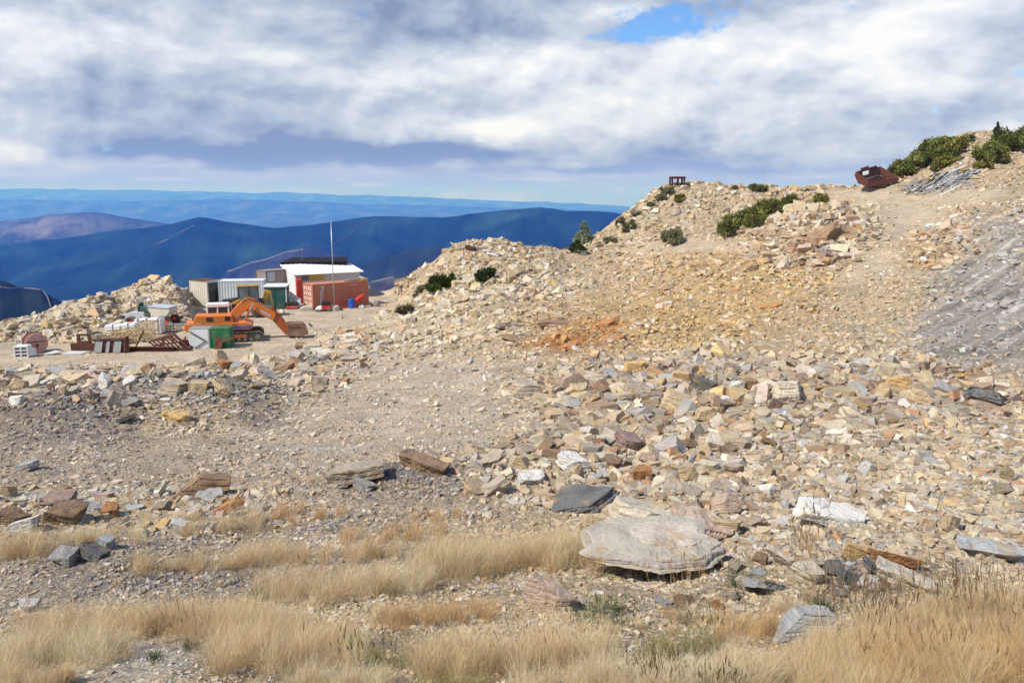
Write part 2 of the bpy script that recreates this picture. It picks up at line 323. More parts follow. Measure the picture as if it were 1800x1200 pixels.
def paint(name, col, rough=.55, metal=0., wear=.25, wear_col=(.22, .12, .07), scale=2.5, dust=.25, bumpy=.15):
    m, t, b, o = newmat(name); P = t.new('ShaderNodeTexCoord').outputs['Object']
    n = t.noise(P, scale, 7, .65, .3); n2 = t.noise(P, scale * 4, 5, .6); n3 = t.noise(P, scale * .5, 4, .5)
    c = t.mix(t.mapr(n, .60, .72, 0., wear * 2), col, wear_col)
    c = t.mix(t.mapr(n3, .4, .7, 0., dust), c, (.42, .34, .24))
    c = t.mix(.35, c, t.mix(1., c, t.ramp(n2, ((.3, .7), (.7, 1.25))), 'MULTIPLY'))
    t.l.new(c, b.inputs['Base Color']); b.inputs['Roughness'].default_value = rough; b.inputs['Metallic'].default_value = metal
    bump(t, b, n2, bumpy, .02); M[name] = m; return m
paint('orange_paint', (.66, .19, .03)); paint('orange_dark', (.42, .10, .025), wear=.4); paint('white_paint', (.72, .73, .74), wear=.08, dust=.15)
paint('cream_paint', (.66, .62, .52), wear=.1); paint('container_red', (.50, .18, .10), wear=.25, wear_col=(.30, .10, .06)); paint('container_pink', (.74, .46, .36), wear=.35, wear_col=(.30, .12, .08))
paint('bright_red', (.55, .035, .025), wear=.1); paint('green_paint', (.022, .085, .075), wear=.08, dust=.1); paint('vivid_green', (.02, .15, .06), wear=.12); paint('yellow_paint', (.60, .33, .04), wear=.25)
paint('black_paint', (.025, .025, .028), wear=.15, wear_col=(.1, .08, .06), dust=.15); paint('dark_roof', (.012, .009, .010), rough=.9, wear=.05, dust=0); paint('roof_white', (.86, .86, .86), wear=.02, dust=.02); paint('rubber', (.035, .034, .033), rough=.85, wear=0, dust=.45)
paint('track_steel', (.10, .085, .07), rough=.7, wear=.3, dust=.5); paint('rust', (.115, .045, .028), rough=.9, wear=.5, wear_col=(.20, .075, .035), dust=.08); paint('rust_dark', (.085, .028, .02), rough=.9, wear=.4, wear_col=(.16, .06, .03), dust=.04)
paint('pink_rust', (.56, .32, .27), rough=.85, wear=.3, wear_col=(.25, .1, .07)); paint('grey_steel', (.34, .35, .36), rough=.45, metal=.2, wear=.15); paint('dark_steel', (.13, .14, .15), rough=.5, wear=.2); paint('pole_metal', (.45, .46, .48), rough=.35, metal=.5, wear=.02, dust=.05)
paint('blue_plastic', (.012, .10, .50), rough=.4, wear=0, dust=.12); paint('concrete', (.50, .46, .40), rough=.95, wear=.15, wear_col=(.3, .27, .24)); paint('wood', (.54, .40, .22), rough=.9, wear=.2, wear_col=(.25, .18, .1)); paint('timber_grey', (.34, .29, .24), rough=.9)
paint('pale_blue_sheet', (.64, .69, .72), wear=.12, dust=.2); paint('grey_sheet', (.50, .52, .54), wear=.08, dust=.15); paint('mauve_sheet', (.33, .25, .23), wear=.1); paint('white_wrap', (.74, .74, .73), rough=.5, wear=0, dust=.2, bumpy=.5); paint('blue_sticker', (.08, .10, .28), wear=.2)
def glass_mat():
    m, t, b, o = newmat('dark_glass'); b.inputs['Base Color'].default_value = (.05, .07, .08, 1); b.inputs['Roughness'].default_value = .2; b.inputs['Specular IOR Level'].default_value = .3; M['glass'] = m
glass_mat()

# ------------------------------------------------------------------ ground mesh
GC = KW @ GCOL
st = perlin(al * .12, ac * 1.5, 31) + .7 * perlin(al * .25, ac * 4.5, 32)
GC = GC * (1 + KW[..., 6:7] * .55 * np.clip(st, -.8, 1.2)[..., None])
GC = GC + KW[..., 6:7] * .22 * np.clip((st - .55) * 3, 0, 1)[..., None]
GC = GC * (1 + .16 * fbm(XX / 1.7, YY / 1.7, 4, .6, 41))[..., None]
GC = np.clip(GC, .03, .8)
go = npmesh('ground', np.stack([XX, YY, ZZ], -1).reshape(-1, 3), gridfaces(NY, NS), M['ground'], GC.reshape(-1, 3), smooth=False)
tag(go, kind='structure', label='stony tan and grey quarry ground sloping down to a sandy yard')
# ------------------------------------------------------------------ hills, plain and far ranges beyond the valley
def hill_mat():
    m, t, b, o = newmat('hill_heath_cloud_shade'); P = t.new('ShaderNodeTexCoord').outputs['Object']; c = tint(t)
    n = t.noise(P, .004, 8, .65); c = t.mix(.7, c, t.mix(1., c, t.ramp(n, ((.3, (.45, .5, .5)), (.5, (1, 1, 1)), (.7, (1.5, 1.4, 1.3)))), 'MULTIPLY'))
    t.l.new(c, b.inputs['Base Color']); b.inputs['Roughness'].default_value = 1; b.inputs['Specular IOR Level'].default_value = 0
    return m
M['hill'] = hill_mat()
def path_mat():
    m, t, b, o = newmat('bare_earth_track'); P = t.new('ShaderNodeTexCoord').outputs['Object']
    c = t.mix(t.noise(P, .03, 4), (.11, .10, .09), (.20, .175, .155)); t.l.new(c, b.inputs['Base Color']); b.inputs['Roughness'].default_value = 1; return m
M['path'] = path_mat()
RIDGES = [ # crest (px,py), distance, front width, back width, colour (cloud shade put into the dark ones)
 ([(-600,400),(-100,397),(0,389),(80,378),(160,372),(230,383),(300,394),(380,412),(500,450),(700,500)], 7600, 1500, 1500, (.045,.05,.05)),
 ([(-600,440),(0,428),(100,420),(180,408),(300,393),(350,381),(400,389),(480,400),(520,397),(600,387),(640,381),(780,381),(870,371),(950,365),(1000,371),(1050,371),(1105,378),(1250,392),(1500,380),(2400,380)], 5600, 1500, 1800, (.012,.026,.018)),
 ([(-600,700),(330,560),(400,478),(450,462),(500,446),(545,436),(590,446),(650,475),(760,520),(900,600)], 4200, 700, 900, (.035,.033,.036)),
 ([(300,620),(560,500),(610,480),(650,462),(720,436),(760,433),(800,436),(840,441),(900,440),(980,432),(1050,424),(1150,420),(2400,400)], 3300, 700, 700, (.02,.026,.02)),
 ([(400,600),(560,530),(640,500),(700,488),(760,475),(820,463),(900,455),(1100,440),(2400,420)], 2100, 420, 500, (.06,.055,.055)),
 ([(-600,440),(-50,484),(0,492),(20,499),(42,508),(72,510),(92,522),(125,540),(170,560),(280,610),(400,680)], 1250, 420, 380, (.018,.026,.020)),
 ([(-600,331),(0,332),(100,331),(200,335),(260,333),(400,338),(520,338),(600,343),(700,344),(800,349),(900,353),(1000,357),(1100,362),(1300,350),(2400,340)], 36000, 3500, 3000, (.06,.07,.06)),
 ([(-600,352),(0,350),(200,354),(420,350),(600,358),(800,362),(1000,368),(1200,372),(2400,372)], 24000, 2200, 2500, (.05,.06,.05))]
hs = np.linspace(-.98, .98, 1000); hl = np.linspace(math.log(135.), math.log(44000.), 430)
HS, HL = np.meshgrid(hs, hl); HY = np.exp(HL); HX = HS * HY
floor_z = np.interp(HL, np.log([130, 300, 1000, 2000, 3500, 8000, 45000]), [-75, -150, -330, -430, -560, -680, -720])
HZ = floor_z + 8 * fbm(HX / 900, HY / 900, 4, .5, 51); HC = np.empty(HZ.shape + (3,))
pn = fbm(HX / 1400, HY / 1400, 4, .6, 55)
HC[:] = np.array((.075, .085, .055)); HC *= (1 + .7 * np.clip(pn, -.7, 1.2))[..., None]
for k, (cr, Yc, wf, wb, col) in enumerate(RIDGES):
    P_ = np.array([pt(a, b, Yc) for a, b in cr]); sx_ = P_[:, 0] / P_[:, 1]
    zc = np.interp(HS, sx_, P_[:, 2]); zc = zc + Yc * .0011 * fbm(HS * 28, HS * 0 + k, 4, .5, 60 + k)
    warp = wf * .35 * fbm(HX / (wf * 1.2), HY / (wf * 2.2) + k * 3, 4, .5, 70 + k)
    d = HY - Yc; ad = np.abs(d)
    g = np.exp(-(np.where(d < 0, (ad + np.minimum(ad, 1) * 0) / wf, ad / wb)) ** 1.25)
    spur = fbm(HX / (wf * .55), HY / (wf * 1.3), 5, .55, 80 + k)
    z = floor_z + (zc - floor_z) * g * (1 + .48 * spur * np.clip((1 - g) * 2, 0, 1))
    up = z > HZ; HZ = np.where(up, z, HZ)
    cvar = np.array(col)[None, None] * np.exp(.75 * np.clip(fbm(HX / (wf * .3), HY / (wf * .4), 7, .68, 90 + k), -1.6, 1.6))[..., None]  # patches put cloud shade into the colour along with folds and trees
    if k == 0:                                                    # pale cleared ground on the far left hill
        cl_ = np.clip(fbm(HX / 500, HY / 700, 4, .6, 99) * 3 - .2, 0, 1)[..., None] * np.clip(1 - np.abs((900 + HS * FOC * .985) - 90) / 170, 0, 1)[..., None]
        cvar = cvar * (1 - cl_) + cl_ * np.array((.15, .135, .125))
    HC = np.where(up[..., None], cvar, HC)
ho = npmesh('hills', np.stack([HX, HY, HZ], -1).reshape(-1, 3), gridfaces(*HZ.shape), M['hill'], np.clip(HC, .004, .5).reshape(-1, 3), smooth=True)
tag(ho, kind='structure', label='dark blue wooded ridges and a far plain beyond the valley')
def hill_hit(px, py):
    x, y, z = pt(px, py, 1.); ys = np.exp(np.linspace(math.log(400), math.log(30000), 2500))
    i = (np.log(ys) - hl[0]) / (hl[1] - hl[0]); j = np.full(ys.shape, (x + .98) / (hs[1] - hs[0])); i0 = np.clip(i.astype(int), 0, 428); j0 = j.astype(int); a = i - i0; b = j - j0
    zz = HZ[i0, j0] * (1 - a) * (1 - b) + HZ[i0 + 1, j0] * a * (1 - b) + HZ[i0, j0 + 1] * (1 - a) * b + HZ[i0 + 1, j0 + 1] * a * b
    bl = z * ys <= zz
    if not bl.any(): return None
    k = bl.argmax(); return np.array((x * ys[k], ys[k], zz[k]))
def track(name, pts_, width):
    vs_ = []
    for (a, b), (c, d) in zip(pts_[:-1], pts_[1:]):
        n = max(2, int(math.hypot(c - a, d - b) / 4))
        for i in range(n): vs_.append((a + (c - a) * i / n, b + (d - b) * i / n + .9 * math.sin(.11 * (a + (c - a) * i / n)) + random.uniform(-.25, .25)))
    H = [h for h in (hill_hit(*q) for q in vs_) if h is not None]
    keep = [H[0]]
    for h in H[1:]:
        if abs(h[1] - keep[-1][1]) < .12 * h[1]: keep.append(h)
    V = []
    for i, h in enumerate(keep):
        t_ = keep[min(i + 1, len(keep) - 1)] - keep[max(i - 1, 0)]; sd = np.array((-t_[1], t_[0], 0)); sd /= np.linalg.norm(sd) + 1e-9
        wv = width * random.uniform(.6, 1.3); up = np.array((0, 0, h[1] * .0012))
        # a track cut on a slope: as wide up the slope as along it
        V += [h + up - sd * wv, h + up * 2.2 + sd * wv + np.array((0, 0, width * .35))]
    if len(keep) > 1:
        F = [(2 * i, 2 * i + 1, 2 * i + 3, 2 * i + 2) for i in range(len(keep) - 1)]
        tag(npmesh(name, np.array(V), np.array(F), M['path']), kind='structure', label='pale bare track running over the dark hills')
track('path', [(400,480),(430,469),(455,462),(500,448),(545,437)], 2)
track('path', [(585,432),(600,424),(622,410),(640,395),(652,384)], 2)
track('path', [(262,440),(290,425),(320,410),(345,398)], 1.5)
track('path', [(0,507),(25,509),(60,509),(75,512),(84,525),(90,545),(97,560)], .45)
track('path', [(975,366),(968,375),(962,381)], 5)
track('path', [(640,502),(675,492),(720,484)], 1.6)
# ------------------------------------------------------------------ air
hb = 800.
hz_o = npmesh('haze', [(sx_ * 47000, y_, z_) for z_ in (-820., 330.) for y_ in (-300., 46000.) for sx_ in (-1, 1)], [(0,2,3,1),(4,5,7,6),(0,1,5,4),(2,6,7,3),(0,4,6,2),(1,3,7,5)])
tag(hz_o, kind='stuff', label='blue haze over the valley and far hills', cat='haze')
hm = bpy.data.materials.new('blue_air'); hm.use_nodes = True; ht = NT(hm.node_tree); ht.n.clear()
pv = ht.new('ShaderNodeVolumePrincipled'); pv.inputs['Color'].default_value = (.05, .21, .90, 1); pv.inputs['Absorption Color'].default_value = (1, 1, 1, 1)
pv.inputs['Density'].default_value = 1.05e-4; pv.inputs['Density Attribute'].default_value = ''; pv.inputs['Anisotropy'].default_value = 0.
ho_ = ht.new('ShaderNodeOutputMaterial'); ht.l.new(pv.outputs[0], ho_.inputs['Volume']); hz_o.data.materials.append(hm)
# ------------------------------------------------------------------ stone shapes
def chop(sx_, sy_, sz_, cuts, rnd):
    """an angular broken stone: a block with faces split off along random planes"""
    bm = bmesh.new(); bmesh.ops.create_cube(bm, size=1.)
    for v_ in bm.verts: v_.co = Vector((v_.co.x * sx_ * (1 + rnd.uniform(-.25, .25)), v_.co.y * sy_ * (1 + rnd.uniform(-.25, .25)), v_.co.z * sz_ * (1 + rnd.uniform(-.3, .3))))
    for _ in range(cuts):
        n = Vector((rnd.gauss(0, 1), rnd.gauss(0, 1), rnd.gauss(0, .55))).normalized()
        ext = abs(n.x) * sx_ / 2 + abs(n.y) * sy_ / 2 + abs(n.z) * sz_ / 2
        r = bmesh.ops.bisect_plane(bm, geom=bm.verts[:] + bm.edges[:] + bm.faces[:], plane_co=n * ext * rnd.uniform(.42, .78), plane_no=n, clear_outer=True)
        ed = [e for e in r['geom_cut'] if isinstance(e, bmesh.types.BMEdge)]
        if ed: bmesh.ops.holes_fill(bm, edges=bm.edges[:], sides=0)
    bmesh.ops.remove_doubles(bm, verts=bm.verts[:], dist=.015)
    bmesh.ops.recalc_face_normals(bm, faces=bm.faces[:])
    return bm
from mathutils import noise as mn
def rough_stone(sx_, sy_, sz_, cuts, rnd, layers=9., amp_=.05, sub=3, big=False):
    """a close-up stone: broken edges, layered cleavage, pitted faces"""
    bm = chop(sx_, sy_, sz_, cuts, rnd)
    bmesh.ops.triangulate(bm, faces=bm.faces[:])
    for _ in range(sub + 2):
        es = [e for e in bm.edges if e.calc_length() > (.05 if big else .115) / sub]
        if not es: break
        bmesh.ops.subdivide_edges(bm, edges=es, cuts=1); bmesh.ops.triangulate(bm, faces=[f for f in bm.faces if len(f.verts) > 3])
        if len(bm.verts) > (22000 if big else 7000): break
    bm.normal_update(); off = Vector((rnd.uniform(0, 90), rnd.uniform(0, 90), rnd.uniform(0, 90)))
    tx, ty = rnd.uniform(-.25, .25), rnd.uniform(-.25, .25)
    for v_ in bm.verts:
        p = v_.co; n = v_.normal; side = 1 - abs(n.z) ** 2
        zl = (p.z + tx * p.x + ty * p.y) * layers + .35 * mn.noise(p * 2.5 + off); li = math.floor(zl)
        st_ = mn.noise(Vector((p.x * 2.2, p.y * 2.2, li * 7.31)) + off)           # every leaf of slate breaks off at its own line
        crack = -.9 if (zl - li) < .16 else 0.
        chip = mn.noise(p * 4.5 + off * 1.3); chip = chip if chip < -.12 else chip * .3
        k = amp_ * (side * (1.15 * st_ + crack * .7) + 1.1 * chip + .5 * mn.noise(p * 2 + off) + .3 * mn.noise(p * 12 + off))
        v_.co = p + n * k
    return bm
def mesh_of(bm, name, material):
    me = bpy.data.meshes.new(name); bm.to_mesh(me); bm.free(); me.materials.append(material); return me
RL = []                                                          # library of plain stones for the rubble, unit width
rr_ = random.Random(3)
for i in range(46):
    t_ = i % 4
    dims = [(1, .7, .13), (1, .55, .30), (1, .62, .42), (1, .36, .16)][t_]
    bm = chop(*dims, rr_.randint(3, 6), rr_); bmesh.ops.triangulate(bm, faces=bm.faces[:]); bm.verts.index_update()
    V = np.array([v_.co[:] for v_ in bm.verts]); F = np.array([[v_.index for v_ in f.verts] for f in bm.faces]); bm.free()
    V[:, :2] -= (V[:, :2].max(0) + V[:, :2].min(0)) / 2; V /= np.ptp(V[:, 0]); RL.append((V, F))
PAL = {'tan': (.50,.39,.25), 'cream': (.60,.53,.42), 'grey': (.34,.33,.32), 'bluegrey': (.37,.385,.395), 'brown': (.27,.18,.115), 'orange': (.40,.20,.085), 'white': (.62,.60,.56), 'dark': (.15,.147,.145), 'ochre': (.54,.37,.17), 'greytan': (.40,.34,.27), 'purple': (.28,.20,.175), 'pink': (.46,.35,.28), 'ledgegrey': (.50,.475,.44)}
PN = list(PAL); PV = np.array([PAL[k] for k in PN])
KP = {'tan': dict(tan=5, cream=3, greytan=3, ochre=1.2, white=.8, grey=.6, brown=.6), 'sand': dict(cream=3, tan=2), 'grey': dict(greytan=5, tan=2.5, grey=2.2, bluegrey=.8, cream=1.8, purple=1.5, brown=.6, white=.4), 'dark': dict(grey=3, dark=3.5, purple=3, bluegrey=1, greytan=1.),
 'ochre': dict(ochre=5, tan=3, orange=1.4, cream=1.4, white=.4, brown=.6), 'rust': dict(orange=5, ochre=3, brown=2), 'slab': dict(grey=4, bluegrey=3, greytan=3, white=.5), 'band': dict(tan=4, cream=3.4, greytan=3, brown=1.6, orange=1.0, grey=1.0, bluegrey=.8, white=.8, pink=1.),
 'brown': dict(greytan=4, tan=4, brown=2.8, grey=1.5, cream=2.2, bluegrey=.9, white=.6, dark=.6, orange=.8, ochre=1, purple=.9), 'pale': dict(white=4, cream=3, bluegrey=1.2, grey=.8), 'pile': dict(tan=4, cream=3, brown=3, pink=2.4, orange=1, bluegrey=1.4, white=1.2, grey=1), 'heap': dict(cream=5, tan=4, white=1.6, greytan=2, ochre=.8, grey=.6, brown=.5), 'flat': dict(greytan=4, tan=3, cream=3, grey=1.5, white=.8), 'fine': dict(greytan=3.4, tan=4, cream=2.8, bluegrey=1.1, grey=1, white=.9, orange=.7, brown=1.4, ochre=.8)}
PM = np.array([[KP[k].get(n, 0) for n in PN] for k in KINDS], float); PM /= PM.sum(1, keepdims=True)
def pick_rows(P_):                                               # one draw per row of probabilities
    u = np.mod(.5 * fbm(rx / 1.6 * 9 / (ry * .25 + 6), ry / 2.2 * 9 / (ry * .25 + 6), 2, .5, 301) * 1.6 + .62 * rng.random(len(P_)) + 5, 1)   # like stone lies by like
    return np.minimum((np.cumsum(P_, 1) < u[:, None]).sum(1), P_.shape[1] - 1)
def rot_from(yaw, tiltdir, tilt):
    n = len(yaw); cz, sz = np.cos(yaw), np.sin(yaw); Rz = np.zeros((n, 3, 3)); Rz[:, 0, 0] = cz; Rz[:, 0, 1] = -sz; Rz[:, 1, 0] = sz; Rz[:, 1, 1] = cz; Rz[:, 2, 2] = 1
    k = np.stack([np.cos(tiltdir), np.sin(tiltdir), 0 * yaw], 1); K = np.zeros((n, 3, 3)); K[:, 0, 2] = k[:, 1]; K[:, 1, 2] = -k[:, 0]; K[:, 2, 0] = -k[:, 1]; K[:, 2, 1] = k[:, 0]
    Rt = np.eye(3)[None] + np.sin(tilt)[:, None, None] * K + (1 - np.cos(tilt))[:, None, None] * (K @ K)
    return Rt @ Rz
# projected picture area of every ground cell decides where stones are worth building
PX, PY = proj(XX, YY, ZZ)
ax, ay = PX[:-1, 1:] - PX[:-1, :-1], PY[:-1, 1:] - PY[:-1, :-1]; bx, by = PX[1:, :-1] - PX[:-1, :-1], PY[1:, :-1] - PY[:-1, :-1]
cell = np.maximum(-(ax * by - ay * bx), 0) + .04
cell *= (PX[:-1, :-1] > -260) & (PX[:-1, :-1] < 2060) & (PY[:-1, :-1] < 1300) & (YY[:-1, :-1] < 125)
sz_mean = (KW @ SIZE)[:-1, :-1]; dn = (KW @ DENS)[:-1, :-1]
grass_free = np.clip((1180 - PY[:-1, :-1]) / 120, .35, 1)
clump = np.clip(.95 + .9 * fbm(XX[:-1, :-1] / 1.1, YY[:-1, :-1] / 1.1, 3, .6, 201), .12, 2.4)
prob = (cell * dn * clump / sz_mean ** 1.35 * grass_free).ravel(); prob /= prob.sum()
NR = 125000
idx = rng.choice(prob.size, NR, p=prob); ci, cj = np.divmod(idx, NS - 1)
fl, fs = ci + rng.random(NR), cj + rng.random(NR)
ry = np.exp(lg[0] + fl * (lg[1] - lg[0])); rx = (sg[0] + fs * (sg[1] - sg[0])) * ry
kw = KW[ci, cj]; wpx = (kw @ SIZE) * np.exp(rng.normal(0, .58, NR)) * .86
wpx *= np.exp(.38 * fbm(rx / 1.3 * 9 / (ry * .3 + 6), ry / 1.8 * 9 / (ry * .3 + 6), 2, .5, 305)); wpx = np.minimum(wpx, (kw @ SIZE) * 2.6); dist = np.hypot(ry, 8.)
wid = np.clip(wpx * ry / FOC, .02, 1.4)
rz = gz(rx, ry)
colr = PV[pick_rows(kw @ PM)] * np.exp(rng.normal(0, .16, NR))[:, None]
colr = colr * (1 + rng.normal(0, .035, (NR, 3)))
under = GC[ci, cj]; colr = colr * .66 + under * .34
steep = np.abs(rng.normal(0, .42, NR)) + (rng.random(NR) < .22) * rng.random(NR) * .9
RT = rot_from(rng.random(NR) * 6.283, rng.random(NR) * 6.283, steep)
lib = rng.integers(0, len(RL), NR); vs_, fs_, cs_ = [], [], []; base = 0
for k, (V, F) in enumerate(RL):
    q = np.where(lib == k)[0]
    if not len(q): continue
    vv = np.einsum('nij,vj->nvi', RT[q], V) * wid[q][:, None, None]
    thick = np.ptp(V[:, 2]) * wid[q]
    vv += np.stack([rx[q], ry[q], rz[q] + thick * rng.uniform(-.22, .30, len(q))], 1)[:, None]
    vs_.append(vv.reshape(-1, 3)); cs_.append(np.repeat(colr[q], len(V), 0))
    fs_.append((F[None] + (base + np.arange(len(q)) * len(V))[:, None, None]).reshape(-1, 3)); base += len(q) * len(V)
ro = npmesh('rubble', np.concatenate(vs_), np.concatenate(fs_), M['rubble'], np.clip(np.concatenate(cs_), .02, .85))
tag(ro, 'broken slate rubble scattered all over the quarry slopes', 'rubble', kind='stuff')

# ------------------------------------------------------------------ the stones that show as stones of their own
HL_ = {}
rh = random.Random(11)
for nm, dims, cuts, lay, am, n in (('slab', (1, .75, .24), 7, 15, .036, 9), ('block', (1, .72, .55), 8, 10, .036, 9), ('boulder', (1, .85, .75), 10, 8, .042, 7), ('plate', (1, .7, .13), 7, 20, .022, 7), ('shard', (1, .40, .26), 7, 14, .03, 7)):
    HL_[nm] = []
    for i in range(n):
        bm = rough_stone(*dims, cuts, rh, lay * rh.uniform(.6, 1.2), am, 3, nm == 'ledge')
        xs = [v_.co for v_ in bm.verts]; mnx, mxx = min(c.x for c in xs), max(c.x for c in xs)
        for v_ in bm.verts: v_.co = Vector(((v_.co.x - (mnx + mxx) / 2), v_.co.y, v_.co.z)) / (mxx - mnx)
        HL_[nm].append(mesh_of(bm, 'stone', M['rock']))
CNAME = {'tan': 'tan', 'cream': 'cream', 'grey': 'grey', 'bluegrey': 'blue grey', 'brown': 'brown', 'orange': 'rust orange', 'white': 'white', 'dark': 'dark grey', 'ochre': 'yellow ochre', 'greytan': 'grey tan', 'purple': 'purplish brown', 'pink': 'pinkish tan', 'ledgegrey': 'whitish grey'}
SNAME = {'slab': 'slab', 'block': 'block', 'boulder': 'boulder', 'plate': 'plate', 'shard': 'splinter', 'ledge': 'ledge'}
ROCKS = []
def stone(px, py, wpx_, hpx, shape, colname, yaw=None, tilt=0., tdir=0., label=None, group=None, name='stone', sink=.24, rnd=rh, deep=1., yaw_=None):
    x, y, z = hit(px, py); s = math.hypot(y, z) and (y * CP_ - z * SP_) / FOC
    wd = wpx_ * s; hd = hpx * s * (1.0 if shape != 'plate' else .8)
    me = rnd.choice(HL_[shape]); o = bpy.data.objects.new(name, me); COL.objects.link(o)
    cs = [v_.co for v_ in me.vertices[:]] if False else None
    zs = np.empty(len(me.vertices) * 3, np.float32); me.vertices.foreach_get('co', zs); zs = zs.reshape(-1, 3)
    Rm = Matrix.Rotation(tilt, 3, Vector((math.cos(tdir), math.sin(tdir), 0))) @ Matrix.Rotation(rnd.uniform(-.4, .4) if yaw_ is None else rnd.uniform(.15, .45), 3, 'Z')
    th0 = np.ptp(zs[:, 2]); sz_ = hd / th0 if abs(tilt) < .35 else wd * rnd.uniform(.8, 1.1)
    sc = Vector((wd, wd * rnd.uniform(.85, 1.15) * deep, min(sz_, wd * 1.6) * rnd.uniform(.95, 1.05)))
    W_ = zs * np.array(sc)[None] @ np.array(Rm).T
    o.matrix_world = Matrix.Translation((x, y + .25 * wd, z - W_[:, 2].min() - sink * np.ptp(W_[:, 2]))) @ Rm.to_4x4() @ Matrix.Diagonal(sc).to_4x4()
    c = np.array(PAL[colname]) * math.exp(rnd.gauss(0, .08)); o.color = (*c, 1)
    if label: tag(o, label, 'stone', group)
    ROCKS.append((o, px, py, wpx_, shape, colname)); return o
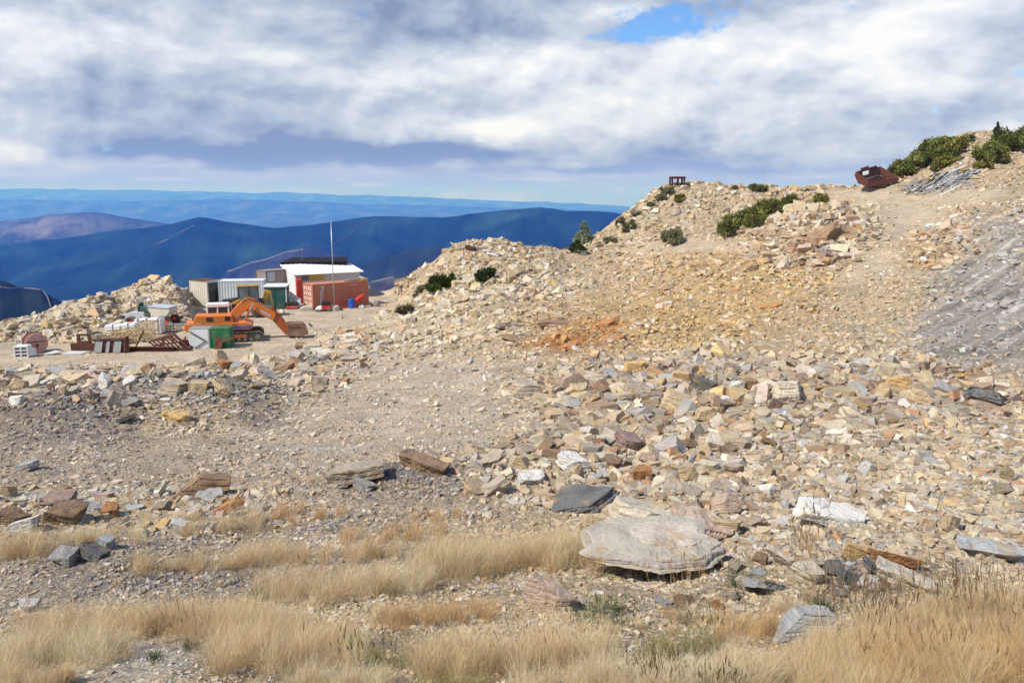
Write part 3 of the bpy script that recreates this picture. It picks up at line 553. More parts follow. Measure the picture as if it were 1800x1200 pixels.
HERO = [ # px, base py, width, height px, shape, colour, tilt, tilt direction, label
 (348,876,98,44,'boulder','brown',.15,1.6,'largest rust brown boulder with tan flank among the left foreground stones'),
 (363,884,54,20,'slab','grey',.1,0,'grey layered slab leaning below the largest rust brown boulder'),
 (446,906,34,58,'slab','white',1.25,.25,'white upright slab standing in dry grass, rightmost of the left foreground stones'),
 (398,906,62,36,'shard','orange',.55,4.6,'orange tan slab leaning against the white upright slab'),
 (104,922,76,38,'block','brown',.2,1.2,'big brown block with sloping face at the left foreground'),
 (95,893,58,24,'block','purple',.1,.4,'dark purplish block with a pale top behind the big brown block'),
 (42,828,46,17,'plate','bluegrey',.25,4.8,'pale blue grey plate lying alone near the left edge'),
 (158,911,44,24,'block','bluegrey',.3,2,'blue grey block just right of the big brown block'),
 (190,908,28,24,'block','orange',.3,1,'small orange block right of the blue grey block'),
 (22,922,56,22,'slab','brown',.25,1.5,'brown slab cut by the left edge of the picture'),
 (43,934,54,24,'block','white',.3,4.5,'whitish block lying in front of the brown slab at the left edge'),
 (308,938,32,30,'block','white',.5,1.2,'white stone standing between grass tufts left of the slanted orange slab'),
 (282,934,26,14,'slab','ochre',.2,0,'yellow ochre stone beside the white stone in the grass'),
 (106,996,44,27,'block','grey',.2,.8,'largest grey block in the dark gravel heap at lower left'),
 (160,985,52,20,'slab','dark',.5,2,'dark slab leaning in the dark gravel heap at lower left'),
 (180,968,34,22,'block','bluegrey',.4,1,'blue grey stone on top of the dark gravel heap at lower left'),
 (302,698,55,34,'boulder','greytan',.1,.5,'big grey tan boulder resting on the dark gravel mound'),
 (392,653,24,23,'block','orange',.2,1,'upright orange brown block on the rim below the excavator'),
 (392,700,58,38,'slab','tan',.7,1.7,'big tan slab tilted towards the viewer below the orange brown block'),
 (346,690,36,22,'block','tan',.2,.5,'tan block left of the big tilted tan slab'),
 (216,745,38,18,'plate','grey',.4,4.4,'grey plate tilted on the dark gravel mound'),
 (303,741,54,17,'slab','ochre',.2,1.2,'flat ochre slab lying low on the dark gravel mound'),
 (745,828,98,28,'slab','brown',.12,1.9,'long brown slab lying alone with a shadowed underside on the grey flat'),
 (624,855,108,34,'slab','greytan',.22,4.3,'long layered grey tan slab at the left rim of the dark gravel hump'),
 (638,864,38,26,'block','grey',.4,.8,'grey block perched on the dark gravel hump'),
 (862,822,56,19,'slab','greytan',.45,4.9,'tan slab tipped up beside the upright tan block'),
 (911,832,46,38,'block','tan',.3,2.6,'upright tan block with pale front on the right end of the grey flat'),
 (974,808,44,18,'block','brown',.15,.5,'squat grey brown block above the upright tan block'),
 (1003,805,28,17,'block','brown',.2,2,'small brown block next to the squat grey brown block'),
 (1007,828,54,26,'boulder','white',.1,1,'whitish boulder right of the upright tan block'),
 (935,858,50,24,'slab','white',.15,.4,'layered grey white slab below the upright tan block'),
 (834,868,54,26,'slab','tan',.6,1.1,'tan slab leaning into the dark gravel hump, left of two'),
 (866,876,78,22,'shard','greytan',.4,4.9,'long leaning splinter at the right end of the dark gravel hump'),
 (924,699,58,31,'boulder','greytan',.15,2,'paired grey tan boulder at the left tip of the brown rock pile'),
 (1062,698,36,24,'block','brown',.5,1.2,'dark brown block on the crest of the brown rock pile'),
 (1113,692,44,26,'block','tan',.3,3,'tan block on the crest of the brown rock pile'),
 (1004,763,52,38,'slab','greytan',.75,1.7,'broad brown slab face tilted up in the brown rock pile'),
 (976,742,36,26,'block','tan',.3,.4,'tan block just behind the broad tilted brown slab'),
 (1104,794,54,30,'block','purple',.35,1,'purplish block in the gap right of the brown rock pile'),
 (1035,902,120,26,'slab','dark',.28,4.6,'long dark tilted slab resting on pale stones above the grass'),
 (1056,930,58,26,'block','tan',.1,.2,'rust edged tan block under the long dark tilted slab'),
 (1128,950,108,66,'boulder','cream',.2,2.2,'largest pale boulder with orange stains above the white ledge'),
 (1232,945,108,44,'slab','pink',.25,.9,'broad pinkish tan slab right of the largest pale boulder'),
 (964,1076,90,66,'block','pink',.35,1.0,'two toned pinkish boulder sticking up out of the grass left of the ledge'),
 (1189,906,14,30,'shard','orange',1.2,1.5,'narrow orange stone standing upright behind the ledge'),
 (1376,994,52,58,'slab','cream',.85,2.2,'pale leaning slab behind the tall grass stalks'),
 (1468,926,132,36,'plate','white',.2,1.3,'wide flat white plate bedded in the fine rubble'),
 (1349,1046,68,44,'slab','bluegrey',.5,2.8,'blue grey slab tilted beside the clump of tall stalks'),
 (1425,1026,64,34,'block','cream',.2,1,'cream block with an orange top beside the dark gravel pocket'),
 (1577,1001,84,36,'slab','orange',.45,2.6,'rust orange slab, brightest stone at the right foreground'),
 (1507,982,48,30,'block','ochre',.3,1,'yellow ochre block left of the rust orange slab'),
 (1500,1030,46,24,'block','dark',.3,2,'dark grey block in the middle of the dark gravel pocket'),
 (1470,1012,36,24,'block','dark',.4,.6,'dark grey block at the left side of the dark gravel pocket'),
 (1556,1012,60,24,'slab','dark',.2,1.6,'dark slab under the rust orange slab'),
 (1530,1040,34,28,'block','white',.5,.8,'white stone below the dark gravel pocket'),
 (1596,1034,96,30,'slab','cream',.15,1,'pale slab with orange end at the edge of the right grass'),
 (1682,1014,52,36,'slab','cream',.9,1.2,'pale upright slab at the edge of the right grass'),
 (1748,981,98,22,'slab','bluegrey',.15,4.9,'long blue grey slab near the right edge'),
 (1415,1126,104,60,'boulder','bluegrey',.15,.8,'grey boulder half buried in the lower right grass'),
 (404,1160,54,28,'block','pink',.15,.5,'pinkish stone at the edge of the lower left grass'),
 (46,1077,34,19,'block','white',.3,1,'small whitish stone alone on the lower left gravel'),
 (1747,714,74,26,'slab','dark',.45,2.3,'long dark slab leaning at the right end of the rock band'),
 (1625,718,46,36,'boulder','tan',.3,1,'tan triangular boulder in the right rock band'),
 (1582,693,42,36,'boulder','ochre',.2,2,'ochre boulder in the right rock band'),
 (1667,703,48,36,'block','grey',.5,1.1,'grey lichened block between the tan boulder and the long dark slab'),
 (1730,718,58,26,'boulder','pink',.1,.3,'pinkish cream boulder below the long dark slab'),
 (1387,704,62,40,'boulder','cream',.15,1.9,'largest cream boulder in the middle of the right rock band'),
 (1297,690,24,26,'boulder','white',.2,1,'round white boulder left of the largest cream boulder'),
 (1318,688,26,30,'block','brown',.3,.4,'brown block touching the round white boulder'),
 (1243,742,34,31,'boulder','tan',.2,2,'tan boulder at the foot of the right rock band'),
 (1280,717,30,23,'boulder','white',.1,.5,'white boulder above the tan boulder at the foot of the right rock band'),
 (1366,722,30,22,'block','purple',.4,1,'purplish block below the largest cream boulder'),
 (1208,668,32,34,'block','greytan',.3,2.8,'tall grey tan block at the left end of the right rock band'),
 (1238,690,48,32,'block','dark',.3,1,'dark grey block at the left end of the right rock band'),
 (1516,754,48,21,'slab','greytan',.15,.7,'grey tan slab alone below the right rock band'),
 (1325,476,20,27,'block','brown',.4,1.5,'upright brown block at the lower left foot of the upper rock pile'),
 (1388,468,20,19,'plate','bluegrey',1.0,1.2,'blue grey plate facing the viewer in the upper rock pile'),
 (1430,466,19,17,'plate','bluegrey',.9,1.6,'second blue grey plate, right of the first, in the upper rock pile'),
 (1455,425,70,14,'shard','brown',.5,4.7,'long brown splinter leaning across the upper rock pile'),
 (1372,388,20,22,'block','cream',.5,1,'cream block on top of the upper rock pile'),
 (1452,462,24,30,'block','purple',.3,1,'purplish block at the right foot of the upper rock pile'),
 (594,604,14,20,'shard','greytan',1.2,1.4,'pointed stone standing upright below the excavator bucket'),
 (529,616,24,13,'block','brown',.2,.4,'brown block left of the pointed upright stone'),
 (555,608,22,10,'slab','orange',.1,.4,'flat rust stone beside the pointed upright stone'),
 (470,668,46,26,'slab','grey',.45,1.4,'grey slab tilted in the rocks below the tracked excavator'),
 (500,655,40,18,'slab','brown',.3,4.7,'brown slab in the rocks below the tracked excavator'),
 (560,680,30,20,'block','greytan',.3,1,'grey tan block right of the grey tilted slab'),
 (455,660,34,16,'slab','tan',.4,4.6,'tan slab left of the grey tilted slab'),
 (975,572,84,9,'shard','brown',.08,1.5,'brown ledge of bedrock, right one of the upper ledges by the rust patch'),
 (900,578,70,8,'shard','purple',.08,1.5,'purplish ledge of bedrock, left one of the upper ledges by the rust patch'),
 (915,598,76,8,'shard','brown',.08,1.5,'brown ledge of bedrock, lowest of the ledges left of the rust patch'),
 (846,590,50,7,'shard','greytan',.1,1.4,'thin grey tan ledge furthest left of the rust patch'),
 (1062,572,52,11,'slab','orange',.3,4.6,'largest rust orange slab face on the rust patch'),
 (1088,598,38,10,'slab','orange',.3,4.7,'rust orange slab at the right of the rust patch'),
 (1000,612,44,10,'slab','orange',.3,4.6,'rust orange slab at the lower left of the rust patch'),
 (1040,632,36,11,'slab','brown',.2,4.6,'brown slab below the rust patch'),
 (975,562,30,13,'block','tan',.2,1,'pale tan block lying on the upper brown ledge'),
 (1360,540,50,8,'slab','orange',.2,4.6,'low rust slab at the foot of the ochre slope'),
 (1130,700,60,30,'block','greytan',.3,2,'grey tan block in the middle of the brown rock pile crest'),
 (1190,720,50,34,'boulder','tan',.3,1,'tan boulder between the brown rock pile and right rock band')]
for h in HERO:
    led = h[8] and ('ledge of' in h[8] or 'rust patch' in h[8] or 'ochre slope' in h[8])
    stone(h[0], h[1], h[2], h[3], h[4], h[5], None, h[6], h[7], h[8], 'large stones of the quarry floor', sink=.5 if led else .24, yaw_=.35 if led else None)
ZONES = [('on the pale spoil heap', 20, 330, 535, 600, 22, (11, 22), 'heap'), ('in the left rock band', 0, 330, 662, 714, 36, (18, 40), 'band'), ('in the rocks below the excavator', 340, 640, 632, 692, 20, (15, 32), 'band'),
 ('on the ridge beside the containers', 700, 960, 488, 595, 18, (12, 28), 'heap'), ('in the upper rock pile', 1290, 1530, 380, 470, 26, (13, 27), 'pile'), ('in the small slope pile', 1590, 1720, 405, 475, 12, (12, 26), 'pile'),
 ('in the brown rock pile', 930, 1200, 655, 775, 26, (20, 42), 'brown'), ('in the right rock band', 1200, 1760, 640, 760, 34, (20, 42), 'brown'), ('in the rubble above the ledge', 950, 1330, 780, 880, 22, (26, 50), 'band'), ('in the fine rubble', 1330, 1790, 780, 960, 14, (26, 46), 'fine'), ('among the foreground stones', 0, 300, 870, 935, 6, (26, 48), 'band'), ('among the slabs beside the ledge', 1290, 1570, 990, 1064, 13, (26, 62), 'band'), ('among the stones behind the ledge', 1060, 1330, 895, 945, 9, (30, 60), 'band'), ('among the chips below the ledge', 1010, 1300, 1050, 1085, 8, (22, 44), 'fine')]
ra = random.Random(21); used_l = {}
QN = {0: 'left end of', 1: 'left part of', 2: 'middle of', 3: 'right part of', 4: 'right end of'}
for zn, x0, x1, y0, y1, n, (w0, w1), kd in ZONES:
    pr = PM[KINDS.index(kd)]; done = []
    for i in range(n):
        for _ in range(40):
            px, py = ra.uniform(x0, x1), ra.uniform(y0, y1)
            ww = w0 + (w1 - w0) * ra.random() ** 1.8
            if zn.startswith('on the pale'):
                if py < np.interp(px, [0, 100, 200, 330], [594, 560, 540, 526]): continue
                if px > 130 and py > 570: continue
            if all(math.hypot(px - a, (py - b) * 1.6) > (ww + c) * .45 for a, b, c in done) and all(math.hypot(px - h[0], (py - h[1]) * 1.5) > (ww + h[2]) * .48 for h in HERO): break
        done.append((px, py, ww)); cn = ra.choices(PN, pr)[0]; sh = ra.choices(['slab', 'block', 'boulder', 'plate', 'shard'], [5, 5, 1.5, 3, 1.6])[0]
        hh_ = ww * {'slab': .32, 'block': .55, 'boulder': .6, 'plate': .16, 'shard': .3}[sh] * ra.uniform(.8, 1.25)
        tl = abs(ra.gauss(0, .35)) + (ra.random() < .2) * .6
        third = QN[min(4, int((px - x0) / (x1 - x0) * 5))]; place = zn.split(' ', 1)[1]
        size = 'big' if ww > w0 + .62 * (w1 - w0) else 'small' if ww < w0 + .2 * (w1 - w0) else 'mid sized'
        low = 'low' if py > (y0 + y1) / 2 else 'high'
        for _ in range(60):
            pose = 'tilted ' if tl > .5 else ''
            for lb in (f"{size} {pose}{CNAME[cn]} {SNAME[sh]} {low} at the {third} {place}", f"{pose}{CNAME[cn]} {SNAME[sh]} {low} at the {third} {place}", f"{CNAME[cn]} {SNAME[sh]} at the {third} {place}"):
                if len(lb.split()) <= 16: break
            if lb not in used_l: break
            cn = ra.choices(PN, pr)[0]; sh = ra.choices(['slab', 'block', 'boulder', 'plate', 'shard'], [5, 5, 1.5, 3, 1.6])[0]; tl = abs(ra.gauss(0, .35)) + (ra.random() < .2) * .6
        hh_ = ww * {'slab': .32, 'block': .55, 'boulder': .6, 'plate': .16, 'shard': .3}[sh] * ra.uniform(.8, 1.25)
        used_l[lb] = used_l.get(lb, 0) + 1
        stone(px, py, ww, hh_, sh, cn, None, tl, ra.uniform(0, 6.28), lb, 'stones ' + zn, rnd=ra)

# the huge layered ledge: leaves of slate lying on each other, each broken off along its own ragged line
x, y, z = hit(1165, 1030); sc_ = (y * CP_ - z * SP_) / FOC
lg_ = bpy.data.objects.new('rock_ledge', None); COL.objects.link(lg_); lg_.location = (x, y + .55, z + .02); lg_.rotation_euler = (R(4), R(3), R(-5))
tag(lg_, 'huge whitish grey layered ledge overhanging a dark hollow in the foreground', 'stone', 'large stones of the quarry floor')
W2, D2 = 122 * sc_, .50; zt = .07
base_a = np.sort(np.linspace(0, 2 * np.pi, 13, endpoint=False) + rng.uniform(-.18, .18, 13)); base_r = rng.uniform(.84, 1.12, 13)
for k in range(6):
    th = rh.choice((.014, .02, .03, .045)); n = 150; a = np.linspace(0, 2 * np.pi, n, endpoint=False)
    f = [.80, .97, 1.0, .98, .86, .55][k]; ca, sa = np.cos(a), np.sin(a)
    sq = (np.abs(ca) ** 3.2 + np.abs(sa) ** 3.2) ** (-1 / 3.2)                     # a blunt, roughly rectangular plan
    rr2 = sq * f * np.interp(a, np.r_[base_a[-1] - 2 * np.pi, base_a, base_a[0] + 2 * np.pi], np.r_[base_r[-1], base_r, base_r[0]] * (1 + .05 * rng.normal(0, 1, 15) * np.r_[0, np.ones(13), 0])) * (1 + .03 * perlin(np.cos(a) * 9 + k * 7, np.sin(a) * 9, 401) + .015 * perlin(np.cos(a) * 30 + k * 7, np.sin(a) * 30, 402))
    ox = (.04, .02, 0, -.01, .08, .25)[k] * W2; oy = (.16, .05, 0, .01, .12, .22)[k] * D2
    px_, py_ = ca * rr2 * W2 + ox, sa * rr2 * D2 + oy
    rings = [(1.0, 0.), (1.012, th * .3), (1.0, th * .75), (.985, th), (.75, th + .006), (.4, th + .004)]
    V = []
    for q, hq in rings:
        xx, yy2 = ox + (px_ - ox) * q, oy + (py_ - oy) * q; V.append(np.stack([xx, yy2, zt + hq + .012 * perlin(xx * 5, yy2 * 5, 410 + k) * (q < .99) + .006 * perlin(xx * 22, yy2 * 22, 420 + k)], 1))
    V.append(np.array([[ox, oy, zt + th]])); V.append(np.array([[ox, oy, zt]])); V = np.concatenate(V); m_ = len(rings); F = []
    for r_ in range(m_ - 1): F += [(r_ * n + i, r_ * n + (i + 1) % n, (r_ + 1) * n + (i + 1) % n, (r_ + 1) * n + i) for i in range(n)]
    c0 = m_ * n; me = bpy.data.meshes.new('slate_layer'); me.from_pydata(V.tolist(), [], F + [((m_ - 1) * n + i, (m_ - 1) * n + (i + 1) % n, c0) for i in range(n)] + [((i + 1) % n, i, c0 + 1) for i in range(n)]); me.materials.append(M['rock'])
    o = bpy.data.objects.new('slate_layer', me); COL.objects.link(o); o.parent = lg_; o.color = (*(np.array((.46, .43, .39)) * rh.uniform(.82, 1.12) * np.array((1, rh.uniform(.95, 1), rh.uniform(.86, 1)))), 1); zt += th * .96
for (dx_, dy_, s_) in ((-.5, .1, .3), (.15, .2, .36), (.55, .0, .3)):                # the blocks it rests on
    bm = rough_stone(1, .7, .45, 7, rh, 8, .04, 3); me = mesh_of(bm, 'footing', M['rock']); o = bpy.data.objects.new('footing', me); COL.objects.link(o); o.parent = lg_; o.location = (dx_ * W2, dy_ * D2 + .2, -.0); o.scale = (s_, s_, s_ * .5); o.color = (.34, .29, .24, 1)
# ------------------------------------------------------------------ dry grass
def grass_mat(name, trans):
    m, t, b, o = newmat(name); c = tint(t); t.n.remove(b)
    d = t.new('ShaderNodeBsdfDiffuse'); tr = t.new('ShaderNodeBsdfTranslucent'); t.l.new(c, d.inputs[0]); t.l.new(c, tr.inputs[0])
    mx = t.new('ShaderNodeMixShader'); mx.inputs[0].default_value = trans; t.l.new(d.outputs[0], mx.inputs[1]); t.l.new(tr.outputs[0], mx.inputs[2]); t.l.new(mx.outputs[0], o.inputs[0]); return m
M['grass'] = grass_mat('dry_grass_blades', .35); M['leaf'] = grass_mat('shrub_leaves', .2)
def blades(root, az_, lean, length, width, curve, col, seg=4):
    """ribbons: root (n,3), curving over as they rise"""
    n = len(root); dirh = np.stack([np.cos(az_), np.sin(az_), 0 * az_], 1); t_ = np.linspace(0, 1, seg + 1)
    ang = lean[:, None] + curve[:, None] * t_[None] ** 1.3; dl = length[:, None] / seg
    hx = np.concatenate([np.zeros((n, 1)), np.cumsum(np.sin(ang[:, 1:]) * dl, 1)], 1); hz = np.concatenate([np.zeros((n, 1)), np.cumsum(np.cos(ang[:, 1:]) * dl, 1)], 1)
    P_ = root[:, None] + dirh[:, None] * hx[..., None]; P_[..., 2] += hz
    a2 = az_ + np.pi / 2 + rng.normal(0, .7, n); wv = np.stack([np.cos(a2), np.sin(a2), 0 * a2], 1)
    wt = width[:, None] * (1 - .85 * t_[None] ** 1.5) / 2
    L = P_ - wv[:, None] * wt[..., None]; Rr = P_ + wv[:, None] * wt[..., None]
    V = np.stack([L, Rr], 2).reshape(n, -1, 3); k = 2 * (seg + 1)
    f = np.array([[2 * i, 2 * i + 1, 2 * i + 3, 2 * i + 2] for i in range(seg)])
    F = (f[None] + (np.arange(n) * k)[:, None, None]).reshape(-1, 4)
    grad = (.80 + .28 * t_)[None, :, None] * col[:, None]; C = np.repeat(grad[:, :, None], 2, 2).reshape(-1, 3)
    return V.reshape(-1, 3), F, C, P_[:, -1]
def merge(parts):
    V, F, C, b = [], [], [], 0
    for v_, f, c in parts: V.append(v_); F.append(f + b); C.append(c); b += len(v_)
    return np.concatenate(V), np.concatenate(F), np.concatenate(C)
GOLD = np.array((.74, .555, .335)); STRAW = np.array((.79, .62, .40)); RUSTY = np.array((.66, .45, .24)); GREENY = np.array((.34, .31, .12))
GP = [ # px, base py, half width px, half depth px, height px, colour, density
 (40,975,75,14,50,GOLD,1),(120,955,70,10,34,GOLD,.8),(190,948,70,10,34,STRAW,1),(310,916,60,8,22,GOLD,.9),(350,940,40,8,26,GOLD,.8),(437,930,42,10,44,STRAW,.9),(520,912,85,12,30,RUSTY,.7),(300,862,40,5,15,STRAW,.5),
 (340,1000,105,10,42,GOLD,1.3),(560,984,140,12,42,GOLD,1.3),(700,945,95,12,34,RUSTY,.9),(760,915,50,8,30,RUSTY,.7),(530,800,70,5,9,STRAW,.5),(560,845,30,4,16,GOLD,.5),(60,845,25,3,10,GOLD,.4),
 (900,990,165,20,60,GOLD,1.4),(800,1010,90,16,56,STRAW,1.4),(1010,985,60,16,56,GOLD,1.3),(570,1044,115,15,58,GOLD,1.6),(690,1040,70,12,52,STRAW,1.3),(780,1090,110,16,44,RUSTY,1.1),(690,1095,40,10,36,GOLD,.8),
 (250,1110,215,22,56,GOLD,1.5),(110,1155,120,24,56,STRAW,1.3),(420,1105,110,14,50,GOLD,1.2),(40,1205,90,24,50,GOLD,1.),(505,1155,125,28,78,GOLD,1.6),(600,1215,90,22,56,STRAW,1.),(900,1172,170,26,72,GOLD,1.3),(1010,1222,110,20,56,STRAW,1.),(770,1235,80,16,50,GREENY,.9),(700,1170,50,12,40,GREENY,.7),
 (1180,1150,70,16,50,GREENY,.7),(1200,1220,150,30,70,STRAW,1.3),(1315,1120,55,18,56,RUSTY,1),(1390,1190,110,28,62,GOLD,1.2),(1520,1150,90,28,62,GOLD,1.2),(1640,1110,130,30,60,GOLD,1.3),(1770,1090,90,30,64,GOLD,1.2),(1700,1190,180,44,80,RUSTY,1.2),(1560,1225,150,30,74,GOLD,1.2),(1390,1075,40,12,40,STRAW,.6),(1230,1085,70,12,26,STRAW,.6),(1100,1100,90,14,26,GOLD,.5)]
parts = []; stalkspots = []
for px, py, hw, hd, ht_, colg, den in GP:
    ntuft = max(4, int(hw * hd * den / 42)); a = rng.uniform(-1, 1, ntuft) * hw + px; b = rng.normal(0, .5, ntuft) * hd + py + (a - px) * -.06; ht_ = ht_ * 1.12
    x, y, z = hits(a, np.minimum(b, 1285)); sc = np.hypot(y, 0) / FOC
    for k in range(ntuft):
        nb = int(rng.integers(90, 170)); h = ht_ * sc[k] * rng.uniform(.6, 1.15); rad = h * .16
        rt = np.stack([x[k] + rng.normal(0, rad, nb), y[k] + rng.normal(0, rad, nb), np.zeros(nb)], 1); rt[:, 2] = gz(rt[:, 0], rt[:, 1]) - .01 + h * .45 * rng.random(nb) * (rng.random(nb) < .45)
        tc_ = colg * np.exp(rng.normal(0, .13)) ; c = tc_[None] * np.exp(rng.normal(0, .16, (nb, 1))) * (1 + rng.normal(0, .03, (nb, 3)))
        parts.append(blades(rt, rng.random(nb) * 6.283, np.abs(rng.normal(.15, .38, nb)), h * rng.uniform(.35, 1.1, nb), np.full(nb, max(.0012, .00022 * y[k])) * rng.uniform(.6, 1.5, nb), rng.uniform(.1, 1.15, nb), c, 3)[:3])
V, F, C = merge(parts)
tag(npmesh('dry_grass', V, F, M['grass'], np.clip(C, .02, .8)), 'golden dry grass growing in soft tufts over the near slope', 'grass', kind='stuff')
# thin stalks with seed heads standing above the tufts
parts = []
for px, py, hw, hd, n, ht_, colg in ((1540,1130,75,14,110,125,RUSTY*.5),(1700,1110,110,22,130,125,RUSTY*.55),(1790,1150,60,30,40,130,RUSTY*.8),(1440,1055,34,8,46,150,RUSTY*.85),(1405,1000,26,6,22,90,RUSTY*.9),(1200,1045,55,10,40,80,RUSTY),(1170,1225,60,12,80,85,RUSTY*.45),(1270,1235,50,10,60,75,RUSTY*.45),(1240,1140,40,10,24,80,GREENY*.7),(330,1130,60,14,26,88,RUSTY*.8),(850,975,24,8,20,84,RUSTY),(560,1020,50,8,18,60,RUSTY*.8),(690,1085,30,10,10,72,RUSTY*.7),(450,990,150,12,36,34,RUSTY*.8),(640,1180,90,14,30,80,GREENY*.6),(1640,1200,150,20,80,130,RUSTY*.8),(250,1010,80,10,16,30,RUSTY*.7),(1440,935,24,5,12,66,GREENY*.6),(900,1190,160,16,40,110,STRAW)):
    a = rng.normal(0, .5, n) * hw + px; b = np.minimum(rng.normal(0, .5, n) * hd + py, 1285); x, y, z = hits(a, b)
    h = ht_ * y / FOC * rng.uniform(.6, 1.1, n); azm = rng.normal(2.6, 1.3, n); ln = np.abs(rng.normal(.12, .14, n)); cu = rng.uniform(.02, .3, n)
    c = colg[None] * np.exp(rng.normal(0, .2, (n, 1))); wd = np.maximum(.0030, .00048 * y)
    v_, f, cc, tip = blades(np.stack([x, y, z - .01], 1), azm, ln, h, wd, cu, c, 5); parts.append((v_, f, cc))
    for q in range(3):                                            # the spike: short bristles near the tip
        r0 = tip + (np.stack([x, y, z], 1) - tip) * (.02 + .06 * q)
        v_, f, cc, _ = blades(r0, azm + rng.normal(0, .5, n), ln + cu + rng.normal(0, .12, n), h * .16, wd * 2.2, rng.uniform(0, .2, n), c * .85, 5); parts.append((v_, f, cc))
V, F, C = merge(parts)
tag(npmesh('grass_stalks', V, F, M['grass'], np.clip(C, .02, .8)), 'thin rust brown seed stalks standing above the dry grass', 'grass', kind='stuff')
GRN = np.array((.075, .10, .045))
for px, py, hw, n, ht_, lb in ((460,1048,20,150,22,'small green tuft at the edge of the grass left of centre'),(273,1158,16,120,18,'small green tuft on the bare gravel at lower left'),(332,1140,16,120,20,'small green tuft under the golden stalks at lower left'),(1065,1082,55,420,34,'grey green tuft in the shade beside the white ledge'),(1300,1030,22,200,34,'dark green tuft at the right end of the white ledge'),(1440,1075,26,160,36,'olive tuft at the foot of the tall stalk clump')):
    a = rng.normal(0, .5, n) * hw + px; x, y, z = hits(a, np.minimum(rng.normal(0, .25, n) * hw + py, 1285)); x0, y0_, z0 = hit(px, py)
    c = (GRN * (1.6 if 'grey' in lb else 1))[None] * np.exp(rng.normal(0, .25, (n, 1)))
    v_, f, cc, _ = blades(np.stack([x, y, z - .01], 1), rng.random(n) * 6.28, np.abs(rng.normal(.3, .25, n)), ht_ * y / FOC * rng.uniform(.5, 1.2, n), np.full(n, .005), rng.uniform(.1, .8, n), c, 3)
    tag(npmesh('green_tuft', v_, f, M['grass'], np.clip(cc, .01, .8)), lb, 'grass tuft', 'green tufts among the dry grass', 'stuff')

# ------------------------------------------------------------------ shrubs and young pines
def empty(name, label, cat, loc=(0, 0, 0), rz=0., group=None):
    o = bpy.data.objects.new(name, None); COL.objects.link(o); o.location = loc; o.rotation_euler = (0, 0, rz); o.empty_display_size = .2
    return tag(o, label, cat, group)
def leafcloud(cent, rad, n, size, col):
    """leaf sprays through a set of lobes: cent (k,3), rad (k,3)"""
    k = rng.choice(len(cent), n, p=(np.prod(rad, 1) ** .67) / (np.prod(rad, 1) ** .67).sum())
    d = rng.normal(0, 1, (n, 3)); d /= np.linalg.norm(d, axis=1)[:, None]; r = rng.random(n) ** .35 * (1 + .38 * rng.normal(0, 1, n) * (rng.random(n) < .35))
    c = cent[k] + d * rad[k] * r[:, None]
    ax_ = rng.normal(0, 1, (n, 3)) + d * 1.2 + np.array((0, 0, .5)); ax_ /= np.linalg.norm(ax_, axis=1)[:, None]
    b = np.cross(ax_, rng.normal(0, 1, (n, 3))); b /= np.linalg.norm(b, axis=1)[:, None] + 1e-9; s = size * rng.uniform(.5, 1.4, n)[:, None]
    V = np.stack([c - b * s * .35, c + ax_ * s, c + b * s * .35, c - ax_ * s * .5], 1).reshape(-1, 3)
    tone = np.exp(rng.normal(0, .3, len(cent)))[k] * np.exp(rng.normal(0, .3, n)); C = np.repeat(col[None] * tone[:, None] * (1 + rng.normal(0, .08, (n, 3))), 4, 0)
    return V, np.arange(4 * n).reshape(-1, 4), C
def stems(pts_, r0, material, parent, name='stem'):
    mb = MB()
    for a, b in pts_: mb.tube([a, b], [r0, r0 * .4], 6)
    return mb.build(name, material, parent)
SH = np.array((.145, .155, .045)); SHY = np.array((.22, .20, .05)); SHD = np.array((.19, .19, .10))
